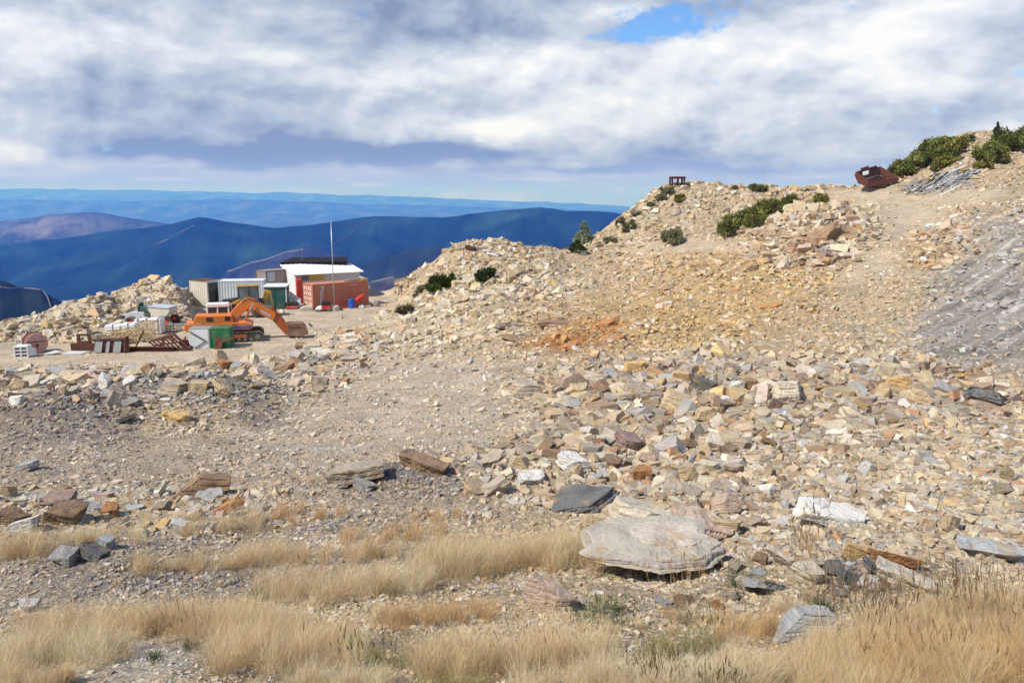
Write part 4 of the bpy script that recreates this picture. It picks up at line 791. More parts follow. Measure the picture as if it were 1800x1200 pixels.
SHRUBS = [ # (px, base py, width px, height px), colour, label
 ((1293,414,70,50),SH,'dark green shrub, lower left of the big clump above the rock pile'),((1345,392,92,50),SH,'largest dark green shrub, middle of the clump above the rock pile'),((1388,366,38,24),SH,'small dark shrub at the right end of the clump above the rock pile'),((1320,395,60,34),SH*1.25,'mid green shrub in front of the clump above the rock pile'),
 ((1180,433,44,36),SHD*1.2,'olive shrub alone on the gravel slope beside the sandy strip'),((1443,362,34,24),SHY,'yellowish shrub at the end of the stony crest'),((1194,357,22,17),SHY,'yellow green shrub below the rusty table'),((1172,345,26,16),SHD,'grey green shrub left of the rusty table'),((1163,355,24,13),SHD,'low shrub below the grey green shrub on the slope edge'),((1145,365,18,9),SHD,'low shrub halfway down the slope edge'),((1118,380,18,9),SHD,'small low shrub further down the slope edge'),((1105,406,26,20),SHD,'shrub at the lower end of the slope edge'),((1090,398,18,16),SHD*.8,'dark shrub standing against the blue hills'),((1072,428,26,12),SHD,'low shrub near the young pine'),
 ((775,512,54,36),np.array((.05,.066,.012)),'bright green shrub at the foot of the centre mound'),((853,494,44,26),np.array((.05,.062,.02)),'slanting shrub on the face of the centre mound'),((738,517,26,14),SHD*.8,'brown grey shrub left of the bright green shrub'),((712,553,36,20),np.array((.14,.11,.06)),'dry tan shrub on the ridge right of the containers'),
 ((1332,337,38,14),SHD*.8,'grey shrub among the stones of the crest'),((1292,334,10,8),SHD,'tiny shrub on the crest'),((1415,341,16,10),SHD,'little shrub right of the stones on the crest'),
 ((1600,305,60,34),SH,'dark shrub just right of the rusty dump box'),((1635,285,70,36),SH,'dark shrub halfway up the green bank behind the dump box'),((1672,272,60,32),SHY,'olive shrub on top of the green bank behind the dump box'),((1655,296,46,22),SHY*.8,'olive shrub low in the green bank behind the dump box'),((1690,258,40,18),SH,'small shrub at the top end of the green bank'),((1620,268,36,20),SH,'dark shrub on the skyline of the green bank'),((1582,313,40,26),SH*.9,'dark shrub at the foot of the green bank touching the dump box'),((1648,262,50,24),SH*1.1,'dark shrub on the skyline between the olive shrub and green bank'),((1610,290,44,26),SHY*.9,'olive shrub low on the left of the green bank'),((1665,285,46,24),SH,'dark shrub in the middle right of the green bank'),
 ((1740,285,60,42),SH,'dark shrub at the left end of the upper right thicket'),((1775,268,70,42),SH,'dark shrub in the middle of the upper right thicket'),((1815,258,70,40),SH*1.15,'dark shrub cut by the right edge in the upper right thicket'),((1728,300,30,20),SHY,'yellowish shrub hanging below the upper right thicket'),((1697,310,22,10),np.array((.07,.10,.02)),'little bright green plant above the grey pipe heap')]
# ------------------------------------------------------------------ mesh builder
class MB:
    def __init__(s): s.v, s.f = [], []
    def _add(s, V, F): b = len(s.v); s.v += [tuple(map(float, q)) for q in V]; s.f += [tuple(i + b for i in q) for q in F]; return s
    def box(s, c, d, rot=None):
        x, y, z = (q / 2 for q in d); V = [Vector((i * x, j * y, k * z)) for k in (-1, 1) for j in (-1, 1) for i in (-1, 1)]
        if rot is not None: V = [rot @ q for q in V]
        c = Vector(c); return s._add([q + c for q in V], [(0, 2, 3, 1), (4, 5, 7, 6), (0, 1, 5, 4), (2, 6, 7, 3), (0, 4, 6, 2), (1, 3, 7, 5)])
    def bar(s, a, b, wd, ht_=None):
        a, b = Vector(a), Vector(b); d = b - a; q = d.to_track_quat('X', 'Z').to_matrix(); return s.box((a + b) / 2, (d.length, wd, ht_ or wd), q)
    def prism(s, prof, y0, y1):                                    # profile in xz, extruded along y
        n = len(prof); V = [(x, y0, z) for x, z in prof] + [(x, y1, z) for x, z in prof]
        return s._add(V, [tuple(range(n - 1, -1, -1)), tuple(range(n, 2 * n))] + [(i, (i + 1) % n, n + (i + 1) % n, n + i) for i in range(n)])
    def tube(s, pts_, rad, n=10, caps=True):
        P_ = [Vector(p) for p in pts_]; rad = rad if isinstance(rad, (list, tuple)) else [rad] * len(P_); V, F = [], []
        for i, p in enumerate(P_):
            t_ = (P_[min(i + 1, len(P_) - 1)] - P_[max(i - 1, 0)]); q = t_.to_track_quat('Z', 'Y').to_matrix()
            V += [p + q @ Vector((math.cos(2 * math.pi * k / n) * rad[i], math.sin(2 * math.pi * k / n) * rad[i], 0)) for k in range(n)]
        for i in range(len(P_) - 1): F += [(i * n + k, i * n + (k + 1) % n, (i + 1) * n + (k + 1) % n, (i + 1) * n + k) for k in range(n)]
        if caps: F += [tuple(range(n - 1, -1, -1)), tuple((len(P_) - 1) * n + k for k in range(n))]
        return s._add(V, F)
    def disc_ring(s, c, axis, r0, r1, wd, n=20):                   # a tyre-like ring
        c = Vector(c); q = Vector(axis).to_track_quat('Z', 'Y').to_matrix(); V, F = [], []; pr = [(r0, -wd / 2), (r1 * .94, -wd / 2), (r1, -wd * .3), (r1, wd * .3), (r1 * .94, wd / 2), (r0, wd / 2)]
        for k in range(n):
            a = 2 * math.pi * k / n; V += [c + q @ Vector((math.cos(a) * r, math.sin(a) * r, h)) for r, h in pr]
        m_ = len(pr)
        for k in range(n):
            for i in range(m_): F.append((k * m_ + i, ((k + 1) % n) * m_ + i, ((k + 1) % n) * m_ + (i + 1) % m_, k * m_ + (i + 1) % m_))
        return s._add(V, F)
    def quad(s, *p): return s._add(p, [tuple(range(len(p)))])
    def plate(s, p, th):                                           # a flat panel with thickness, corners p in order
        P_ = [Vector(q) for q in p]; n = (P_[1] - P_[0]).cross(P_[2] - P_[0]).normalized() * th; m_ = len(P_)
        return s._add(P_ + [q - n for q in P_], [tuple(range(m_)), tuple(range(2 * m_ - 1, m_ - 1, -1))] + [(i, m_ + i, m_ + (i + 1) % m_, (i + 1) % m_) for i in range(m_)])
    def build(s, name, material, parent=None, bevel=0., smooth=False):
        me = bpy.data.meshes.new(name); me.from_pydata(s.v, [], s.f); bm = bmesh.new(); bm.from_mesh(me)
        bmesh.ops.recalc_face_normals(bm, faces=bm.faces[:])
        if bevel: bmesh.ops.bevel(bm, geom=[e for e in bm.edges if e.is_manifold and e.calc_face_angle(0) > .6], offset=bevel, segments=1, affect='EDGES', clamp_overlap=True)
        bm.to_mesh(me); bm.free()
        if smooth: me.polygons.foreach_set('use_smooth', [True] * len(me.polygons))
        me.materials.append(M[material] if isinstance(material, str) else material)
        o = bpy.data.objects.new(name, me); COL.objects.link(o)
        if parent: o.parent = parent
        return o

for (px, py, wp, hp), col, lb in SHRUBS:
    x, y, z = hit(px, py); 
    if y > 120: y = 108.; x, y, z = on(px, 104.)
    s_ = (y * CP_ - z * SP_) / FOC; wd, h = wp * s_, hp * s_
    e_ = empty('shrub', lb, 'shrub', (x, y, z), 0, 'evergreen shrubs on the quarry slopes')
    k = 26; cent = np.stack([rng.uniform(-.36, .36, k) * wd, rng.uniform(-.3, .3, k) * wd, rng.uniform(.25, .68, k) * h], 1)
    cent[:, 2] *= np.sqrt(np.clip(1.15 - (2 * np.abs(cent[:, 0]) / wd) ** 2, .3, 1)); gl = gz(cent[:, 0] + x, cent[:, 1] + y) - z; cent[:, 2] += np.clip(gl, -h, h) * .8
    rad = np.stack([rng.uniform(.08, .17, k) * wd, rng.uniform(.08, .17, k) * wd, rng.uniform(.14, .28, k) * h], 1)
    V, F, C = leafcloud(cent, rad, int(np.clip(wp * hp * 2.6, 300, 6500)), max(.06, .0019 * y), col)
    o = npmesh('foliage', V, F, M['leaf'], np.clip(C, .004, .4)); o.parent = e_
    stems([((0, 0, -.1), tuple(c * .8)) for c in cent[:5]], .035, 'timber_grey', e_)
for (px, py, wp, hp), col, lb in (((1026,431,44,40),np.array((.22,.27,.14)),'young grey green pine standing against the blue hills'),((1752,234,12,18),np.array((.05,.075,.06)),'tiny pine on the skyline at the top right'),((1014,446,44,22),np.array((.05,.075,.02)),'dark green seedling pine at the foot of the young pine')):
    x, y, z = hit(px, py)
    if y > 118: x, y, z = on(px, 110.)
    s_ = (y * CP_ - z * SP_) / FOC; wd, h = wp * s_, hp * s_
    e_ = empty('pine_tree', lb, 'tree', (x, y, z), 0, 'young pines on the quarry edge')
    k = 44; t_ = rng.uniform(.12, 1, k); a = rng.random(k) * 6.28; r = wd * .38 * (1.05 - t_); cent = np.stack([np.cos(a) * r, np.sin(a) * r, t_ * h], 1); rad = np.stack([wd * .16 * (1.2 - t_), wd * .16 * (1.2 - t_), .07 * h + 0 * t_], 1)
    V, F, C = leafcloud(cent, rad, 3200, .13, col); o = npmesh('crown', V, F, M['leaf'], np.clip(C, .004, .4)); o.parent = e_
    mb = MB(); mb.tube([(0, 0, -.2), (0, 0, h * .95)], [.05 * wd, .01], 8)
    for c in cent[:10]: mb.tube([(0, 0, c[2] * .92), tuple(c)], [.03, .01], 5)
    mb.build('trunk', 'timber_grey', e_)
# ------------------------------------------------------------------ the yard: containers and sheds
def yard(px, py, name, label, cat, rz, group=None, Y=None, dz=0.):
    if Y is None: Y = 11.75 / math.tan(PITCH - math.atan((600 - py) / FOC))
    x, y, z = on(px, Y); return empty(name, label, cat, (x, y, z + dz), rz, group)
def corrugated(mb, a, b, z0, z1, out, depth=.045, pitch=.28):
    """wall from a to b (2D) with trapezoid ribs"""
    a, b, o = Vector(a), Vector(b), Vector(out); L = (b - a).length; d = (b - a) / L; n = max(2, int(L / pitch)); st_ = L / n; pr = []
    for i in range(n):
        for f, h in ((0, 0), (.28, 0), (.42, 1), (.86, 1)): pr.append(a + d * (i + f) * st_ - o * depth * (1 - h))
    pr.append(b - o * depth)
    for p, q in zip(pr[:-1], pr[1:]): mb.quad((p.x, p.y, z0), (q.x, q.y, z0), (q.x, q.y, z1), (p.x, p.y, z1))
def container(e, L, W, H, wall, frame, doors=None, rods='grey_steel', nopart=False):
    mb = MB()
    corrugated(mb, (.1, 0), (L - .1, 0), .14, H - .1, (0, -1)); corrugated(mb, (L - .1, W), (.1, W), .14, H - .1, (0, 1)); corrugated(mb, (L, .1), (L, W - .1), .14, H - .1, (1, 0))
    if not doors: corrugated(mb, (0, W - .1), (0, .1), .14, H - .1, (-1, 0))
    mb.box((L / 2, W / 2, H - .05), (L - .02, W - .02, .05)); mb.box((L / 2, W / 2, .12), (L - .2, W - .2, .06))
    mb.build('wall', wall, e)
    fr = MB()
    for x in (.05, L - .05):
        for y in (.05, W - .05): fr.box((x, y, H / 2), (.13, .13, H))
    for y in (.03, W - .03):
        for z in (.08, H - .05): fr.box((L / 2, y, z), (L - .2, .09, .12))
    for x in (.03, L - .03):
        for z in (.08, H - .05): fr.box((x, W / 2, z), (.09, W - .2, .125))
    fr.build('frame', frame, e, .01)
    if doors:
        for k in (0, 1):
            y0 = .12 + k * (W - .24) / 2; wd = (W - .26) / 2; d = MB(); d.box((.02, y0 + wd / 2, H / 2 + .02), (.05, wd - .02, H - .34)); nr = 4
            pn_ = MB()
            for i in range(nr):                                   # raised panels between the ribs
                zc = .24 + (i + .5) * (H - .44) / nr
                for yy in (.27, .73): pn_.box((-.022, y0 + wd * yy, zc), (.05, wd * .36, (H - .44) / nr * .66))
            do = d.build('door', wall, e, .008); pn_.build('door_panel', doors, do, .01); b = MB()
            for f in (.06, .5, .94): b.tube([(-.065, y0 + wd * f, .2), (-.065, y0 + wd * f, H - .18)], .018, 6)
            for f, zz in ((.06, 1.0), (.5, 1.15)): b.box((-.085, y0 + wd * (f + .12), zz), (.03, wd * .26, .035))
            b.build('locking_bar', rods, do)
A30 = R(37)
e = yard(551, 544.5, 'shipping_container', 'rust red shipping container with white lettering standing behind the tall mast', 'container', A30, 'containers in the yard'); CONT = e
container(e, 6.3, 2.44, 2.6, 'container_red', 'container_red', 'container_pink', 'grey_sheet')
fc = bpy.data.curves.new('lettering', 'FONT'); fc.body = 'Matson'; fc.size = .74; fc.extrude = .006; fo_ = bpy.data.objects.new('lettering_curve', fc); COL.objects.link(fo_)
dg = bpy.context.evaluated_depsgraph_get(); me = bpy.data.meshes.new_from_object(fo_.evaluated_get(dg)); bpy.data.objects.remove(fo_)
lo = bpy.data.objects.new('lettering', me); COL.objects.link(lo); me.materials.clear(); me.materials.append(M['white_paint']); lo.parent = e
lo.matrix_local = Matrix(((0, 1, 0, .78), (0, 0, -1, -.012), (-1, 0, 0, 2.42), (0, 0, 0, 1)))
s_ = MB(); s_.box((4.6, -.010, 2.28), (1.1, .012, .07)); s_.build('marking', 'container_pink', e)
for k in range(5):                                                # timbers and stone on the container roof
    t = yard(618 + k * 6, 540, 'plank', ['weathered plank at the left of the pile on the red container roof','weathered plank, second from the left on the red container roof','thick timber in the middle of the pile on the red container roof','pale board right of the middle on the red container roof','pale board at the right end of the red container roof'][k], 'plank', A30 + random.uniform(-.3, .3), 'planks on the red container', Y=84.5 + k * .2, dz=2.60 + .09 * (k % 2))
    mb = MB(); mb.box((0, 0, .08 + .03 * (k % 3)), (1.5 - .15 * k, .25, .16), Matrix.Rotation(random.uniform(-.12, .12), 3, 'Y')); mb.box((.2, .3, .06), (.9, .14, .1)); mb.build('board', 'timber_grey' if k < 3 else 'wood', t, .01)
# long white shed with lean-to roof
e = yard(521, 540, 'white_shed', 'white metal shed with a bright white sloping roof behind the red container', 'shed', R(31), Y=87.5)
L, W, H0, H1 = 7.4, 5.2, 2.95, 3.55
mb = MB(); corrugated(mb, (L, W), (0, W), .05, H1 - .1, (0, 1), .03, .4); mb.plate([(0, 0, 0), (0, W, 0), (0, W, H1 - .05), (0, 0, H0 - .05)][::-1], .05); mb.plate([(L, 0, 0), (L, W, 0), (L, W, H1 - .05), (L, 0, H0 - .05)], .05); mb.build('wall', 'white_paint', e)
mb = MB(); corrugated(mb, (.05, .02), (L, .02), 2.0, H0 - .04, (0, -1), .02, .5); mb.box((L / 2, .12, 1.4), (L - .2, .06, 2.75)); mb.build('front_wall', 'grey_sheet', e)
mb = MB(); mb.plate([(-.12, -.1, H0 + .02), (L + .5, -.1, H0 + .02), (L + .5, W + .2, H1 + .12), (-.15, W + .2, H1 + .12)], .09)
for i in range(15): x = -.1 + i * (L + .55) / 14; mb.bar((x, -.11, H0 + .045), (x, W + .2, H1 + .145), .05, .05)
mb.build('roof', 'roof_white', e)
mb = MB(); mb.box((2.35, -.05, 2.62), (1.75, .11, .56)); mb.build('yellow_panel', 'yellow_paint', e); mb = MB(); mb.box((1.1, -.05, 2.62), (.72, .09, .56)); mb.build('grey_panel', 'dark_steel', e)
mb = MB(); mb.box((.32, -.1, 1.4), (.62, .12, 2.7)); mb.build('brown_panel', 'container_red', e, .02)
e = yard(524, 541, 'red_locker', 'tall bright red locker squeezed beside the white shed and the rust red container', 'locker', R(20), Y=85.8); mb = MB(); mb.box((.25, .25, 1.35), (.62, .55, 2.7)); mb.build('cabinet', 'bright_red', e, .03); mb = MB(); mb.box((.25, -.045, 1.5), (.5, .05, 2.1)); mb.build('door', 'bright_red', e, .01)
# dark flat canopy behind
e = yard(560, 535, 'canopy', 'flat dark roofed canopy standing behind the white shed', 'canopy', R(8), Y=95)
mb = MB(); mb.plate([(-4.0, -1.5, 3.85), (3.7, -1.5, 3.95), (3.2, 3.6, 4.05), (-3.4, 3.6, 4.05)], .28); mb.build('roof', 'dark_roof', e); mb = MB()
for x in (-3.3, 0, 3.1):
    for y in (-1.2, 3.2): mb.box((x, y, 1.85), (.16, .16, 3.7))
mb.build('post', 'dark_roof', e)
t = yard(536, 535, 'antenna', 'short dark twin antenna rising behind the dark canopy roof', 'antenna', 0, Y=96); mb = MB(); mb.tube([(0, 0, 0), (0, 0, 5.4)], .04, 6); mb.tube([(-.16, 0, 3.6), (-.16, 0, 4.5)], .05, 6); mb.tube([(.02, 0, 4.3), (.02, 0, 5.1)], .06, 6); mb.build('mast', 'dark_steel', t)
# mauve and grey boxes left of the shed
e = yard(470, 540, 'shipping_container', 'mauve grey container with a pale panelled end, left of the white shed', 'container', R(52), 'containers in the yard', Y=88.5)
container(e, 3.4, 1.9, 3.3, 'mauve_sheet', 'dark_steel'); mb = MB(); mb.plate([(.15, -.03, 2.1), (.15 + 1.0, -.03, 2.1), (1.15, -.03, 3.15), (.15, -.03, 3.15)], .04); mb.build('panel', 'grey_sheet', e)
e = yard(455, 540, 'site_cabin', 'low grey cabin half hidden between the backhoe loader and mauve container', 'cabin', R(20), Y=90); container(e, 2.4, 2.2, 3.0, 'grey_sheet', 'dark_steel')
# green shed
e = yard(466, 544, 'green_shed', 'dark green metal shed with stones on its roof beside the backhoe loader', 'shed', R(6), Y=81.6)
L, W, H = 2.2, 2.0, 2.35
mb = MB(); mb.box((L / 2, W / 2, H / 2), (L, W, H)); mb.build('body', 'green_paint', e, .02); mb = MB()
for x in (.0, L): mb.box((x, -.02, H / 2), (.13, .12, H + .04))
mb.box((L / 2, -.02, H - .04), (L - .14, .11, .12)); mb.build('frame', 'grey_sheet', e); mb = MB()
for k in (0, 1): mb.box((L * (.27 + .46 * k), -.03, 1.12), (L * .43, .05, 2.1))
mb.build('door', 'green_paint', e, .01); mb = MB(); mb.plate([(-.12, -.2, H + .03), (L + .12, -.2, H + .03), (L + .12, W + .1, H + .12), (-.12, W + .1, H + .12)], .07); mb.build('roof', 'pale_blue_sheet', e)
# white and cream containers at the left
e = yard(386, 549, 'shipping_container', 'white ribbed container right of the cream one, behind the backhoe loader', 'container', R(10), 'containers in the yard', Y=83); container(e, 4.6, 2.44, 2.75, 'pale_blue_sheet', 'grey_sheet')
e = yard(366, 548, 'shipping_container', 'cream container with a dark open end and stones on its roof, leftmost in the yard', 'container', R(62), 'containers in the yard', Y=83.2)
container(e, 1.9, 2.6, 2.75, 'cream_paint', 'cream_paint'); mb = MB(); mb.box((.95, -.05, 1.45), (1.5, .05, 2.1)); mb.build('painted_opening', 'black_paint', e); mb = MB(); mb.plate([(-.06, .0, 2.77), (1.96, .0, 2.77), (1.96, 2.66, 2.77), (-.06, 2.66, 2.77)], .05); mb.build('roof', 'rust', e)  # black sheet on the wall: the open end's inner shade as colour
# tall mast in its concrete block
e = yard(588, 545.5, 'mast', 'tall thin steel mast planted in a round concrete block', 'mast', 0); mb = MB(); mb.tube([(0, 0, .3), (0, 0, 4.6), (0, 0, 4.7), (0, 0, 9.15)], [.065, .058, .042, .03], 10); mb.build('pole', 'pole_metal', e, smooth=True)
mb = MB(); mb.tube([(0, 0, -.1), (0, 0, .42), (0, 0, .5)], [.54, .52, .46], 20); mb.build('base', 'concrete', e)
# small things in front of the red container
e = yard(618, 541, 'barrel', 'bright blue plastic barrel in front of the red container', 'barrel', 0); mb = MB(); mb.tube([(0, 0, 0), (0, 0, .06), (0, 0, .3), (0, 0, .33), (0, 0, .36), (0, 0, .62), (0, 0, .65), (0, 0, .68), (0, 0, .9), (0, 0, .95)], [.3, .33, .33, .35, .33, .33, .35, .33, .33, .29], 20); mb.build('drum', 'blue_plastic', e, smooth=False)
e = yard(574, 546.5, 'generator', 'red generator with a black top standing left of the mast', 'generator', R(10)); mb = MB(); mb.box((0, 0, .38), (.95, .7, .5)); mb.build('body', 'bright_red', e, .08); mb = MB(); mb.prism([(-.48, .62), (.48, .62), (.36, 1.0), (-.42, 1.0)], -.34, .34); mb.build('hood', 'black_paint', e, .03); mb = MB()
for x in (-.3, .3): mb.disc_ring((x, -.38, .16), (0, 1, 0), .05, .16, .1, 14)
mb.build('wheel', 'rubber', e)
e = yard(632, 540, 'concrete_mixer', 'red tilted mixer drum with its frame right of the blue barrel', 'mixer', R(20)); mb = MB(); mb.tube([(-.55, 0, .62), (-.3, 0, .78), (.25, 0, 1.12), (.5, 0, 1.28)], [.13, .2, .22, .16], 14); mb.build('drum', 'bright_red', e); mb = MB(); mb.bar((-.3, -.2, 0), (.1, 0, .9), .06); mb.bar((.45, .2, 0), (.05, 0, .9), .06); mb.bar((-.5, 0, .1), (.5, 0, .1), .06); mb.bar((-.3, -.1, .7), (-.65, -.1, 1.25), .05); mb.build('frame', 'bright_red', e); mb = MB(); mb.disc_ring((.35, -.25, .2), (0, 1, .2), .06, .2, .1, 14); mb.build('wheel', 'rubber', e)
e = yard(636, 541.5, 'sack', 'white sack slumped under the red mixer drum', 'sack', 0)
def sack(e, sx_, sy_, sz_, mt):
    bm = bmesh.new(); bmesh.ops.create_icosphere(bm, subdivisions=3, radius=1)
    for v_ in bm.verts: p = v_.co.copy(); k = 1 + .18 * mn.noise(p * 1.6 + Vector((sx_ * 9, 0, 0))); v_.co = Vector((p.x * sx_ * k, p.y * sy_ * k, (max(p.z, -.55) + .55) * sz_ * k))
    me = mesh_of(bm, 'bag', M[mt]); o = bpy.data.objects.new('bag', me); COL.objects.link(o); o.parent = e
sack(e, .32, .25, .24, 'white_wrap')
e = yard(565, 545.5, 'tarpaulin', 'crumpled white tarpaulin lying left of the red generator', 'tarpaulin', 0); sack(e, .55, .35, .32, 'white_wrap')
e = yard(561, 547.5, 'tyre', 'black tyre lying beside the crumpled white tarpaulin', 'tyre', 0); mb = MB(); mb.disc_ring((0, 0, .1), (0, .2, 1), .2, .36, .18, 18); mb.build('tread', 'rubber', e)
e = yard(606, 541.5, 'beam', 'red steel beam lying between the mast block and the blue barrel', 'beam', A30); mb = MB(); mb.box((0, 0, .1), (1.5, .14, .2)); mb.box((0, .3, .75), (1.5, .1, .12)); mb.box((-.6, .3, .4), (.08, .08, .7)); mb.box((.6, .3, .4), (.08, .08, .7)); mb.build('bar', 'bright_red', e, .01)
e = yard(659, 537.5, 'rock_sack', 'dark brown bundle at the right corner of the red container', 'bundle', 0, Y=84); sack(e, .5, .35, .45, 'timber_grey')
e = yard(539, 545, 'stone_slab', 'pale flat stone lying before the doors of the red container', 'stone', .2); mb = MB(); mb.prism([(-.75, 0), (.7, 0), (.62, .38), (-.2, .45), (-.66, .22)], -.4, .45); mb.build('slab', 'concrete', e, .04)
e = yard(505, 544.5, 'loading_ramp', 'grey folded metal ramp leaning between green shed and red container', 'ramp', R(-8), Y=82.5); mb = MB(); mb.plate([(0, 0, 1.55), (.4, .1, 1.75), (1.5, .1, .95), (1.55, 0, 0), (.98, 0, 0), (.62, 0, .75), (.0, 0, .85)], .1); mb.build('panel', 'grey_sheet', e)
e = yard(512, 544, 'trailer', 'dark low trailer with a red mudguard under the grey ramp', 'trailer', R(8), Y=81.8); mb = MB(); mb.box((0, .3, .55), (1.3, .9, .35)); mb.build('body', 'black_paint', e, .04); mb = MB(); mb.box((.1, -.22, .2), (1.2, .2, .22)); mb.build('mudguard', 'bright_red', e, .05); mb = MB(); mb.disc_ring((-.3, -.15, .25), (0, 1, 0), .08, .25, .15, 14); mb.build('wheel', 'rubber', e)

# ------------------------------------------------------------------ orange tracked excavator
e = yard(402, 598, 'excavator', 'orange tracked excavator with white cab, its bucket resting on the ground', 'excavator', R(16), Y=64.0)
def conv(p, k=1.0):
    return [((cx - 450) / 97.65 * k, (643.5 - cy_) / 97.65 - .15 * max(0, (cx - 600) / 97.65)) for cx, cy_ in p]
def stadium(x0, x1, r, zc, n=9): return [(x1 + r * math.cos(a), zc + r * math.sin(a)) for a in np.linspace(-math.pi / 2, math.pi / 2, n)] + [(x0 + r * math.cos(a), zc + r * math.sin(a)) for a in np.linspace(math.pi / 2, 1.5 * math.pi, n)]
for sgn in (-1, 1):
    yc = sgn * 1.12; mb = MB(); prof = stadium(-1.6, 2.35, .40, .43); mb.prism(prof, yc - .1, yc + .1); n = 54
    per = stadium(-1.6, 2.35, .40, .43, 17); P_ = per + [per[0]]; acc = [0]
    for a, b in zip(P_[:-1], P_[1:]): acc.append(acc[-1] + math.dist(a, b))
    for i in range(n):                                            # track shoes
        d = acc[-1] * i / n; k = max(j for j in range(len(acc)) if acc[j] <= d + 1e-9); k = min(k, len(P_) - 2); f = (d - acc[k]) / max(acc[k + 1] - acc[k], 1e-6)
        p = Vector((P_[k][0] + f * (P_[k + 1][0] - P_[k][0]), yc, P_[k][1] + f * (P_[k + 1][1] - P_[k][1]))); q = Vector((P_[k + 1][0] - P_[k][0], 0, P_[k + 1][1] - P_[k][1])).normalized()
        rm = q.to_track_quat('X', 'Y').to_matrix(); mb.box(p, (.17, .03, .56) if False else (.16, .56, .05), Matrix.Rotation(-math.atan2(q.z, q.x), 3, 'Y')); 
    t = mb.build('track', 'track_steel', e)
    wb = MB(); 
    for x, r in ((-1.6, .30), (2.35, .30)): wb.tube([(x, yc + sgn * .08, .43), (x, yc + sgn * .22, .43)], [r, r * .8], 16)
    wb.build('sprocket', 'dark_steel', t); wb = MB()
    for x in np.linspace(-1.0, 1.8, 7): wb.tube([(x, yc + sgn * .05, .22), (x, yc + sgn * .25, .22)], .15, 12)
    wb.build('roller', 'dark_steel', t); wb = MB(); wb.box((.25, yc + sgn * .2, .5), (2.5, .1, .3)); wb.build('track_frame', 'orange_dark', t, .02)
mb = MB(); mb.tube([(.1, 0, .75), (.1, 0, 1.05)], .62, 20); mb.box((.2, 0, .62), (1.6, 1.8, .3)); mb.build('turntable', 'dark_steel', e)
mb = MB(); mb.prism([(-3.15, 1.12), (-2.9, 1.0), (1.75, 1.0), (1.95, 1.12), (1.95, 1.42), (1.45, 1.62), (-3.15, 1.62)], -1.32, 1.32); mb.build('deck', 'orange_paint', e, .03)
mb = MB(); mb.prism([(-2.5, 1.62), (.55, 1.62), (.42, 2.2), (-2.3, 2.28)], -1.25, .25); mb.build('engine_cover', 'orange_paint', e, .05)
mb = MB(); mb.box((-1.25, -1.245, 1.95), (.5, .06, .32)); mb.box((.1, -1.235, 1.97), (.42, .06, .36)); mb.build('grille', 'rust_dark', e); mb = MB(); mb.box((1.0, -1.332, 1.2), (1.75, .03, .26), Matrix.Rotation(-.05, 3, 'Y')); mb.build('blue_stripe', 'blue_sticker', e); mb = MB(); mb.box((.6, -1.332, 1.46), (.35, .03, .16)); mb.build('hatch', 'orange_dark', e)
cb = MB(); 
for (x, y) in ((-1.5, .32), (-1.5, 1.28), (.12, .32), (.28, 1.28), (-.72, .32), (-.72, 1.28)): cb.box((x, y, 2.15), (.11, .11, 1.3))
cb.prism([(-1.6, 2.72), (.1, 2.72), (.26, 2.8), (.12, 2.98), (-1.5, 2.98)], .22, 1.36); cb.box((-.68, .8, 1.85), (1.7, 1.02, .5)); cab = cb.build('cab', 'white_paint', e, .03); wb = MB(); wb.box((-.68, .8, 2.4), (1.62, .96, .64)); wb.build('window', 'glass', cab)
mb = MB(); mb.tube([(-2.62, .5, 1.6), (-2.62, .5, 2.25), (-2.72, .5, 2.42)], .07, 8); mb.box((-2.6, .5, 1.95), (.24, .3, .5)); mb.build('exhaust_pipe', 'dark_steel', e)
bp = conv([(470,430),(520,372),(590,310),(620,304),(665,312),(700,335),(800,378),(822,400),(815,432),(795,468),(700,424),(650,396),(610,398),(565,440),(505,480)]); mb = MB(); mb.prism(bp, -.30, .22); bo = mb.build('boom', 'orange_paint', e, .025); mb = MB(); q = conv([(700,385),(700,400),(782,440),(782,425)]); mb.prism(q, -.313, -.303); mb.build('pale_lettering_band', 'grey_sheet', bo)
mb = MB(); mb.prism(conv([(778,362),(800,362),(860,425),(918,500),(935,560),(920,574),(890,572),(838,520),(778,448),(768,400)]), -.22, .14); mb.build('arm', 'orange_dark', e, .02)
mb = MB(); pr = conv([(905,475),(960,466),(1022,462),(1048,480),(1068,545),(1040,556),(1005,570),(900,576),(905,545),(1000,548),(1020,540),(1020,500),(990,490),(905,500)]); mb.prism(pr, -.62, -.55); mb.prism(pr, .5, .57)
bk = conv([(905,480),(1020,466),(1046,484),(1066,545),(1040,552),(1005,570),(905,578)]); mb.prism(bk, -.55, .5)
paint('bucket_brown', (.22, .13, .085), rough=.85, wear=.4, wear_col=(.12, .06, .04), dust=.5); bk_o = mb.build('bucket', 'bucket_brown', e, .01); mb = MB()
for k in range(5): mb.box(((1058 - 450) / 97.65 * 1.05, -.5 + k * .24, .96), (.34, .1, .09), Matrix.Rotation(.6, 3, 'Y'))
mb.build('tooth', 'dark_steel', bk_o)
def ram(a, b, yy, f=.55, r=.085):
    a, b = conv([a, b]); mb = MB(); m_ = (a[0] + (b[0] - a[0]) * f, a[1] + (b[1] - a[1]) * f); mb.tube([(a[0], yy, a[1]), (m_[0], yy, m_[1])], r, 10); c = mb.build('hydraulic_cylinder', 'orange_dark', e); mb = MB(); mb.tube([(m_[0], yy, m_[1]), (b[0], yy, b[1])], r * .55, 8); mb.build('piston_rod', 'pole_metal', c)
ram((585,480), (655,340), -.42); ram((585,480), (655,340), .34); ram((610,325), (795,360), -.04, .6, .075); ram((840,440), (915,488), -.04, .6, .065)
